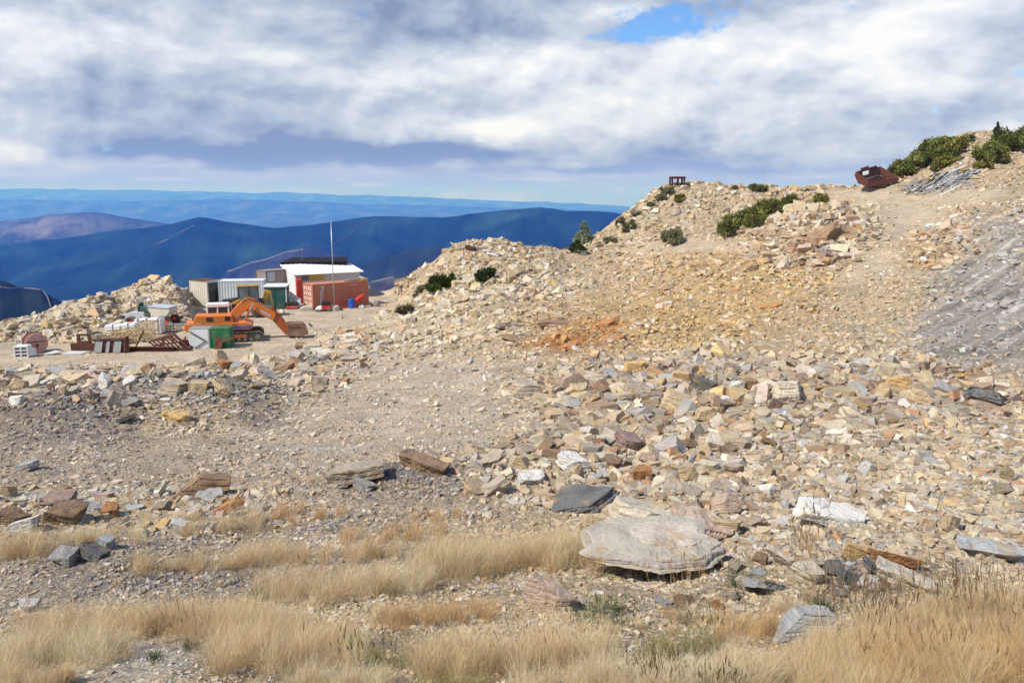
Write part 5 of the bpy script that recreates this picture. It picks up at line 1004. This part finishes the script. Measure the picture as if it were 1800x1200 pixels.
mb = MB(); mb.tube([(q[0], -.34, q[1]) for q in conv([(560,330),(600,300),(680,318),(760,352),(830,392),(880,455)])], .025, 6); mb.build('hose', 'black_paint', e)

# ------------------------------------------------------------------ yellow and black backhoe loader
paint('mustard', (.36, .24, .07), wear=.3); paint('pale_glass', (.16, .21, .22), rough=.2, wear=0, dust=.3)
e = yard(438, 558, 'backhoe_loader', 'muddy backhoe loader with black cab and yellow roof parked behind the orange boom', 'backhoe', R(200), Y=76.5)
mb = MB(); mb.box((.2, 0, .85), (3.6, .8, .5)); mb.build('chassis', 'black_paint', e, .03)
mb = MB(); mb.prism([(.9, .95), (2.55, .95), (2.6, 1.5), (2.3, 1.78), (.9, 1.95)], -.42, .42); ho2 = mb.build('hood', 'black_paint', e, .05); mb = MB(); mb.box((1.7, 0, 1.42), (1.5, .9, .16)); mb.build('side_stripe', 'yellow_paint', ho2)
cb = MB()
for x, y in ((-.95, -.72), (-.95, .72), (.85, -.62), (.85, .62), (-.1, -.72), (-.1, .72)): cb.box((x, y, 2.1), (.1, .1, 1.9))
cb.box((-.05, 0, 1.2), (1.8, 1.44, .35)); cab = cb.build('cab', 'black_paint', e, .02); mb = MB(); mb.box((-.05, 0, 2.15), (1.72, 1.3, 1.6)); mb.build('window', 'pale_glass', cab); mb = MB(); mb.prism([(-1.1, 3.0), (.98, 3.0), (.93, 3.11), (-1.05, 3.12)], -.78, .78); mb.build('roof', 'mustard', cab, .03)
for x, r in ((-.9, .78), (1.9, .55)):
    for sgn in (-1, 1):
        mb = MB(); mb.disc_ring((x, sgn * .85, r), (0, 1, 0), r * .5, r, .42, 24); t = mb.build('wheel', 'rubber', e); mb = MB(); mb.tube([(x, sgn * .75, r), (x, sgn * .98, r)], [r * .52, r * .42], 18); mb.build('rim', 'yellow_paint', t)
for sgn in (-1, 1):
    mb = MB(); mb.prism([(-1.6, 1.66), (-.3, 1.66), (-.1, 1.3), (-.25, 1.25), (-.45, 1.5), (-1.4, 1.5)], sgn * .85 - .24, sgn * .85 + .24); mb.build('mudguard', 'black_paint', e, .02)
    mb = MB(); mb.prism([(.6, 1.75), (.8, 1.9), (2.7, 1.0), (3.05, .5), (2.85, .42), (2.4, .92)], sgn * .62 - .06, sgn * .62 + .06); mb.build('loader_arm', 'yellow_paint', e)
mb = MB(); mb.prism([(2.9, .15), (3.65, .1), (3.4, .4), (3.2, .55), (3.25, .95), (2.98, 1.0), (2.85, .6)], -1.1, 1.1); mb.build('loader_bucket', 'yellow_paint', e, .01)
mb = MB(); mb.prism([(-1.25, .7), (-1.5, .7), (-2.0, 2.35), (-1.8, 2.6), (-1.6, 2.5), (-1.2, 1.2)], -.16, .16); mb.build('backhoe_boom', 'yellow_paint', e, .02); mb = MB(); mb.prism([(-1.85, 2.55), (-2.15, 2.45), (-2.35, .8), (-2.2, .7), (-2.0, 1.8)], -.12, .12); mb.build('backhoe_arm', 'yellow_paint', e, .02); mb = MB(); mb.prism([(-2.1, .85), (-2.5, .85), (-2.62, .4), (-2.3, .1), (-2.05, .25)], -.32, .32); mb.build('backhoe_bucket', 'rust', e)
# ------------------------------------------------------------------ small site dumper
e = yard(268, 573, 'dumper', 'small grey site dumper with a cream skip and a roll bar, by the spoil heap', 'dumper', R(-3), Y=71.3)
mb = MB(); mb.prism([(-2.15, .55), (-.35, .55), (-.35, 1.3), (-1.5, 1.36), (-2.15, 1.1)], -.62, .62); mb.build('hood', 'grey_sheet', e, .05); mb = MB(); mb.box((-.3, 0, .62), (3.4, .6, .3)); mb.build('chassis', 'dark_steel', e)
mb = MB(); mb.box((-.55, 0, 1.55), (.9, 1.0, .5)); mb.box((-.9, 0, 1.85), (.16, .6, .5)); mb.build('seat', 'green_paint', e, .05); mb = MB(); mb.tube([(-.2, .0, 1.5), (-.02, .0, 2.0)], .04, 6); mb.build('steering_column', 'black_paint', e)
mb = MB(); mb.tube([(-.95, -.55, 1.3), (-.93, -.55, 2.4), (-.85, -.5, 2.55), (-.35, -.5, 2.6), (-.2, -.55, 2.45), (-.05, -.55, 1.4)], .045, 8); mb.tube([(-.95, .45, 1.3), (-.93, .45, 2.4), (-.85, .4, 2.55), (-.35, .4, 2.6), (-.2, .45, 2.45), (-.05, .45, 1.4)], .045, 8); mb.bar((-.85, -.5, 2.55), (-.85, .4, 2.55), .07); mb.build('roll_bar', 'grey_steel', e)
mb = MB(); mb.prism([(.15, 1.75), (2.05, 1.62), (2.15, 1.5), (1.75, .98), (.6, .88), (.12, 1.45)], -.8, .8); sk = mb.build('skip', 'cream_paint', e, .05); mb = MB(); mb.prism([(.12, 1.78), (2.06, 1.66), (2.06, 1.76), (.12, 1.9)], -.84, .84); mb.build('rim', 'grey_sheet', sk)
for x in (-1.5, 1.75):
    for sgn in (-1, 1):
        mb = MB(); mb.disc_ring((x, sgn * .78, .48), (0, 1, 0), .25, .48, .36, 22); t = mb.build('wheel', 'rubber', e); mb = MB(); mb.tube([(x, sgn * .72, .48), (x, sgn * .9, .48)], [.27, .2], 16); mb.build('rim', 'bright_red', t)
mb = MB(); mb.box((2.25, -.45, .78), (.3, .12, .16)); mb.build('lamp_bracket', 'bright_red', e)
# ------------------------------------------------------------------ junk row along the edge of the yard
def junk(px, py, *a, **k): return yard(px, py, *a, **k)
e = junk(66, 621, 'rusty_drum', 'rusty steel drum with a round pink end plate lying among the stones', 'drum', R(-50))
mb = MB(); n = 26; mb.tube([(-1.35, 0, .74), (-.9, 0, .76), (0, 0, .76)], [.66, .74, .76], n, caps=False); mb.tube([(-1.33, 0, .74), (-.9, 0, .76), (-.02, 0, .76)], [.61, .69, .71], n, caps=False); mb.build('shell', 'rust', e)
mb = MB(); mb.tube([(0, 0, .76), (.07, 0, .76)], [.77, .76], n); mb.tube([(.07, 0, .76), (.09, 0, .76)], [.70, .69], n); mb.build('end_plate', 'pink_rust', e); mb = MB(); mb.box((.13, .02, .62), (.05, .12, .26)); mb.box((.11, 0, .9), (.04, 1.1, .05)); mb.build('handle', 'rust', e)
mb = MB(); mb.tube([(-1.2, 0, .7), (-.2, 0, .72)], .16, 10); mb.build('shaft', 'rust', e); mb = MB(); mb.disc_ring((-1.35, 0, .74), (1, 0, 0), .58, .72, .1, 26); mb.build('rim', 'rust_dark', e)
e = junk(38, 629, 'plastic_crate', 'white crate with six square openings in front of the rusty drum', 'crate', R(14)); mb = MB()
for x in (-.42, 0, .42): mb.box((x, 0, .42), (.09, .07, .84))
for z in (.05, .30, .56, .81): mb.box((0, .004, z), (.93, .06, .09))
for x in (-.44, .44): mb.box((x, .45, .42), (.06, .86, .80))
mb.box((0, .88, .42), (.8, .05, .8)); mb.box((0, .45, .83), (.8, .8, .05)); mb.build('body', 'white_paint', e); mb = MB(); mb.plate([(.47, .05, .1), (.9, .5, .08), (.8, .55, .6), (.47, .1, .8)], .04); mb.build('side_panel', 'white_paint', e)
e = junk(150, 618, 'dozer_blade', 'brown rusty steel blade with a square frame on top', 'blade', R(4)); mb = MB(); mb.prism([(-1.0, .05), (.9, .0), (.95, .62), (-1.02, .66)], -.1, .2); mb.build('blade', 'rust', e, .02); mb = MB()
for x in (-.42, .38): mb.box((x, .05, .95), (.18, .18, .62))
mb.box((-.02, .05, 1.28), (1.0, .18, .14)); mb.box((-.02, .0, .72), (.9, .2, .2)); mb.build('frame', 'rust', e)
mb = MB(); mb.box((-.1, -.16, .04), (1.8, .2, .07)); mb.build('cutting_edge', 'dark_steel', e)
e = junk(192, 620, 'loader_bucket', 'big rusty bucket with two grey plates and black gaps', 'bucket', R(3)); mb = MB(); mb.prism([(-1.15, .05), (1.25, -.02), (1.35, .95), (1.1, 1.08), (-.95, 1.02)], .0, .55); mb.build('shell', 'rust', e, .02)
for x0, x1 in ((-1.05, -.38), (-.22, .16), (.34, 1.0)):
    mb = MB(); mb.plate([(x0, -.16, .08), (x1 - .12, -.16, .06), (x1, -.03, .92), (x0 + .16, -.03, .94)], .05); mb.build('grey_plate', 'grey_steel', e)
mb = MB(); mb.box((-.0, -.02, .98), (2.1, .12, .12)); mb.box((0, .1, .5), (2.0, .1, .86)); mb.build('edge', 'black_paint', e); mb = MB(); mb.plate([(1.25, -.3, 0), (1.5, .1, 0), (1.42, .2, 1.25), (1.28, .0, 1.2)], .07); mb.build('side_plate', 'rust', e)
# slatted timber crates with white wrapped loads
def slat_crate(px, py, rz, Y, label, L=1.35, H=1.0, W=1.0):
    e = junk(px, py, 'wooden_crate', label, 'crate', rz, 'slatted wooden crates in the junk row', Y=Y); mb = MB()
    for i in range(5): mb.box((-L / 2 + i * L / 4, -W / 2, H / 2), (.075, .05, H)); mb.box((-L / 2 + i * L / 4, W / 2, H / 2), (.075, .05, H))
    for z in (.08, H * .5, H - .05):
        for y in (-W / 2 - .03, W / 2 + .03): mb.box((0, y, z), (L, .04, .10))
        for x in (-L / 2, L / 2): mb.box((x, 0, z), (.04, W, .09))
    mb.build('slats', 'wood', e); mb = MB(); mb.box((0, 0, .05), (L - .1, W - .1, .08)); mb.build('pallet', 'timber_grey', e); return e
for px, py, rz, Y, lb, H in ((214, 612, .1, 62.5, 'wooden slat crate at the left end of the crate row', 1.1), (236, 609, .06, 63, 'wooden slat crate in the middle of the crate row', 1.35), (262, 606, .02, 63.6, 'tallest wooden slat crate at the right end of the crate row', 1.6), (304, 583, 0, 68.5, 'small wooden crate standing alone behind the rusty ramp', .55)):
    slat_crate(px, py, rz, Y, lb, 1.15, H)
e = junk(246, 592, 'wrapped_load', 'stone load in white wrapping with dark straps, topmost behind the wooden crates', 'load', R(5), Y=67); mb = MB(); mb.box((.9, 0, 1.05), (2.2, 1.1, .62)); mb.box((.9, 0, .45), (2.2, 1.1, .8)); mb.build('sheet', 'white_wrap', e, .08); mb = MB()
for x in (.1, .8, 1.75): mb.box((x, 0, .8), (.06, 1.16, 1.2))
mb.build('strap', 'dark_steel', e)
e = junk(210, 600, 'wrapped_load', 'low white sheeted load left of the topmost wrapped load', 'load', R(3), Y=65); mb = MB(); mb.box((-.3, 0, .62), (1.3, 1., .5)); mb.box((.9, .1, .7), (1.2, 1., .55)); mb.box((.3, .0, .3), (2.4, .9, .35)); mb.build('sheet', 'white_wrap', e, .09); mb = MB(); mb.box((-.3, 0, .64), (.05, 1.05, .52)); mb.box((.9, .1, .72), (.05, 1.06, .58)); mb.build('strap', 'dark_steel', e)
# rusty slatted ramp leaning over
e = junk(300, 614, 'rusty_ramp', 'rusty slatted steel ramp propped up at an angle', 'ramp', R(-2)); mb = MB()
A, B, C_, D_ = Vector((-1.65, -.1, .62)), Vector((.35, .0, 1.18)), Vector((1.75, -.55, .12)), Vector((-.5, -.6, .1))
for i in range(8): f = i / 7; a = A.lerp(B, f); b = D_.lerp(C_, f); mb.bar(a, b, .10, .08)
mb.build('slats', 'rust_dark', e); mb = MB(); mb.bar(B, C_, .14, .16); mb.bar(D_, C_, .12, .14); mb.bar(A.lerp(D_, .5), B.lerp(C_, .5), .08, .1); mb.build('frame', 'rust_dark', e); mb = MB(); mb.plate([A + Vector((0, -.06, -.05)), B + Vector((0, -.06, -.08)), B + Vector((-.1, .2, .12)), A + Vector((.1, .2, .1))], .07); mb.build('top_plate', 'rust', e); mb = MB(); mb.bar((-.9, .1, 0), (-.4, 0, .85), .09); mb.bar((.6, .1, 0), (.1, 0, 1.0), .09); mb.build('prop', 'rust', e)
e = junk(262, 617, 'steel_girder', 'long dark rusty girder lying at the foot of the slatted ramp', 'girder', R(1)); mb = MB(); mb.box((.2, -.1, .07), (3.6, .34, .05)); mb.box((.2, -.1, .20), (3.6, .05, .22)); mb.box((.2, -.1, .33), (3.6, .30, .05)); mb.build('web', 'rust_dark', e); 
e = junk(246, 612, 'steel_pipe', 'rusty pipe leaning against the wooden crates', 'pipe', 0, Y=61); mb = MB(); mb.tube([(-.3, -.1, 0), (.35, .1, 1.25)], .06, 10); mb.tube([(-.3, -.1, 0), (-.36, -.12, -.05)], .09, 10); mb.build('tube', 'rust_dark', e)
e = junk(330, 606, 'winch_frame', 'dark tangled winch frame between rusty ramp and pale blue bin', 'winch', 0, Y=60.5); mb = MB()
mb.disc_ring((-.2, 0, .35), (.3, 1, 0), .12, .36, .3, 16); mb.bar((-.8, 0, .1), (.5, .1, .75), .08); mb.bar((-.6, .2, .6), (.4, 0, .05), .07); mb.bar((-.3, -.2, 0), (-.1, 0, .9), .08); mb.build('frame', 'rust_dark', e)
# pale blue and green bins, dirty scoop
e = junk(352, 612, 'steel_bin', 'dirty pale blue steel bin with dark stains left of the green bin', 'bin', R(4)); mb = MB(); mb.prism([(-.8, .4), (-.35, .0), (.72, .0), (.78, 1.55), (-.75, 1.45)], -.1, 1.2); mb.build('body', 'pale_blue_sheet', e, .02); mb = MB(); mb.box((.0, .55, 1.52), (1.55, 1.3, .07)); mb.box((.74, -.12, .78), (.1, .06, 1.55)); mb.build('rim', 'grey_steel', e); mb = MB(); mb.bar((-.7, -.15, 1.35), (.55, -.15, .55), .09); mb.bar((-.35, -.15, .05), (.5, -.15, .6), .06); mb.build('brace', 'dark_steel', e)
e = junk(388, 612, 'steel_bin', 'vivid green steel bin in front of the excavator tracks', 'bin', R(6)); mb = MB(); mb.box((0, .6, .76), (1.5, 1.3, 1.5)); mb.build('body', 'vivid_green', e, .02); mb = MB(); mb.box((0, .6, 1.53), (1.56, 1.36, .08)); mb.box((-.72, -.07, .76), (.09, .06, 1.5)); mb.box((.72, -.07, .76), (.09, .06, 1.5)); mb.build('rim', 'vivid_green', e, .01)
e = junk(390, 611, 'digger_scoop', 'brown rusty scoop leaning against the green bin', 'scoop', R(5), Y=60.2); mb = MB(); mb.plate([(-.55, -.1, .02), (.02, -.15, .1), (.12, .1, .75), (-.4, .12, 1.0)], .09); mb.plate([(.0, -.1, .5), (.85, -.05, .75), (.9, 0, .95), (.05, .0, .7)], .12); mb.build('shell', 'rust', e)
e = junk(340, 583, 'steel_rail', 'grey steel rail resting across the top of the pale blue bin', 'rail', R(6), Y=62.2, dz=1.5); mb = MB(); mb.box((-.5, 0, .12), (2.6, .12, .12)); mb.box((-1.6, 0, .14), (.3, .2, .16)); mb.build('bar', 'grey_steel', e)
e = junk(110, 622, 'metal_sheet', 'bent pale metal sheet lying before the rusty drum', 'sheet', R(4)); mb = MB(); mb.plate([(-1.4, -.2, .05), (-.5, -.4, .12), (.1, -.2, .28), (-.6, .2, .25)], .03); mb.plate([(.0, -.3, .03), (1.5, -.3, .06), (1.9, .0, .2), (.5, .1, .22)], .03); mb.build('panel', 'grey_sheet', e)

# ------------------------------------------------------------------ on the upper slope
paint('dump_rust', (.088, .032, .020), rough=.9, wear=.4, wear_col=(.15, .055, .03), dust=0); paint('dump_rust_shade', (.03, .013, .011), rough=.95, wear=.3, wear_col=(.06, .022, .015), dust=0)  # second, darker rust has the shade inside the body put into its colour
x, y, z = on(1540, 98.5); e = empty('dump_body', 'rusty brown dump truck body abandoned on its side on the skyline', 'dump body', (x, y, z + .05), R(6))
def dp(cx, cy_, dy): return Vector(((cx - 412) / 72.5, dy, (690 - cy_) / 72.5))
F = [dp(300, 692, -.8), dp(572, 638, -1.0), dp(570, 612, -.9), dp(478, 575, -.6), dp(300, 632, -.6)]
mb = MB(); mb.plate([dp(300, 692, -.9), dp(574, 640, -.9), dp(572, 612, -.8), dp(306, 640, -.8)], .1); mb.build('tailboard', 'dump_rust', e)
mb = MB(); mb.plate([dp(268, 562, 1.2), dp(445, 508, 1.2), dp(486, 520, 1.2), dp(484, 576, .9), dp(300, 628, .9), dp(262, 600, 1.)], .1); bw = mb.build('floor_plate', 'dump_rust_shade', e); mb = MB(); mb.plate([dp(318, 556, 1.06), dp(372, 541, 1.06), dp(374, 574, 1.0), dp(320, 590, 1.0)], .05); mb.build('white_plate', 'white_paint', bw)
mb = MB(); mb.plate([dp(250, 580, 1.1), dp(268, 562, 1.2), dp(306, 632, -.75), dp(302, 694, -.9), dp(258, 655, .3)], .12); mb.build('side_wall', 'dump_rust', e); mb = MB(); mb.plate([dp(474, 512, 1.2), dp(488, 518, 1.2), dp(578, 612, -.8), dp(574, 642, -.9), dp(486, 600, .6)], .12); mb.build('side_wall', 'dump_rust', e)
mb = MB(); mb.plate([dp(452, 640, -.3), dp(520, 622, -.5), dp(478, 574, .7)], .08); mb.build('gusset', 'dump_rust', e); mb = MB(); mb.bar(dp(266, 560, 1.2), dp(448, 506, 1.2), .16, .16); mb.bar(dp(296, 628, -.1), dp(474, 574, -.1), .14, .12); mb.box(dp(345, 522, 1.3), (.9, .3, .22), Matrix.Rotation(-.3, 3, 'Y')); mb.bar(dp(254, 580, 1.1), dp(260, 658, .2), .16, .14); mb.build('rib', 'dump_rust', e); mb = MB(); mb.plate([dp(300, 690, -.7), dp(570, 636, -.7), dp(484, 590, 1.), dp(300, 632, .9)], .08); mb.build('bottom', 'dump_rust_shade', e)
x, y, z = on(1190, 105.5); e = empty('rusty_table', 'small rusty steel table standing on the hill crest', 'table', (x, y, z - .1), R(10)); mb = MB(); mb.box((0, 0, 1.15), (1.9, 1.0, .26)); mb.build('top', 'rust_dark', e)
for px_, py_ in ((-.82, -.4), (.82, -.4), (-.1, -.4), (.25, .4), (-.82, .4), (.82, .4)): mb = MB(); mb.box((px_, py_, .5), (.2, .17, 1.05)); mb.build('leg', 'rust_dark', e)
def rods(name, label, boxes, n, mt, r_, cat):
    P2 = []
    for _ in range(n):
        x0, x1, y0, y1 = random.choice(boxes); px, py = random.uniform(x0, x1), random.uniform(y0, y1); x, y, z = hit(px, py); a = random.uniform(-.7, .7); L = random.uniform(.5, 1.6); h = random.uniform(.02, .75)
        P2.append([(x - math.cos(a) * L, y - math.sin(a) * L, float(gz(x - math.cos(a) * L, y - math.sin(a) * L)) + h + random.uniform(-.2, .4)), (x, y, z + h + .25), (x + math.cos(a) * L, y + math.sin(a) * L, float(gz(x + math.cos(a) * L, y + math.sin(a) * L)) + h * .6)])
    mb = MB()
    for p in P2: mb.tube(p, r_ * random.uniform(.7, 1.3), 6)
    return tag(mb.build(name, mt), label, cat, kind='stuff')
rods('pipe_heap', 'heap of tangled grey pipes and rods on the upper slope', [(1600, 1650, 334, 342), (1640, 1690, 322, 338), (1660, 1704, 314, 328)], 90, 'grey_steel', .065, 'pipes')
rods('rod_heap', 'dark rods mixed into the grey pipe heap', [(1640, 1690, 318, 332), (1625, 1660, 326, 338)], 30, 'black_paint', .06, 'rods')
for px, py, nm, lb, mt, dims in ((826,440,'scrap_metal','dark red scrap piece on top of the centre mound','rust_dark',(1.0,.5,.35)), (842,442,'scrap_metal','dark scrap bar on top of the centre mound','dark_steel',(1.3,.3,.22)), (856,444,'scrap_metal','pale blue scrap panel on top of the centre mound','pale_blue_sheet',(.9,.5,.12)), (866,448,'scrap_metal','white bar sloping down from the scrap on the centre mound','white_paint',(1.3,.2,.14))):
    x, y, z = hit(px, py + 3); e = empty(nm, lb, 'scrap', (x, y, z), R(-12), 'scrap on the centre mound'); mb = MB(); mb.box((0, 0, dims[2] / 2 + .08), dims, Matrix.Rotation(.22, 3, 'Y')); mb.bar((-dims[0] * .5, .1, .1), (dims[0] * .5, -.1, .35), .09); mb.build('piece', mt, e, .01)
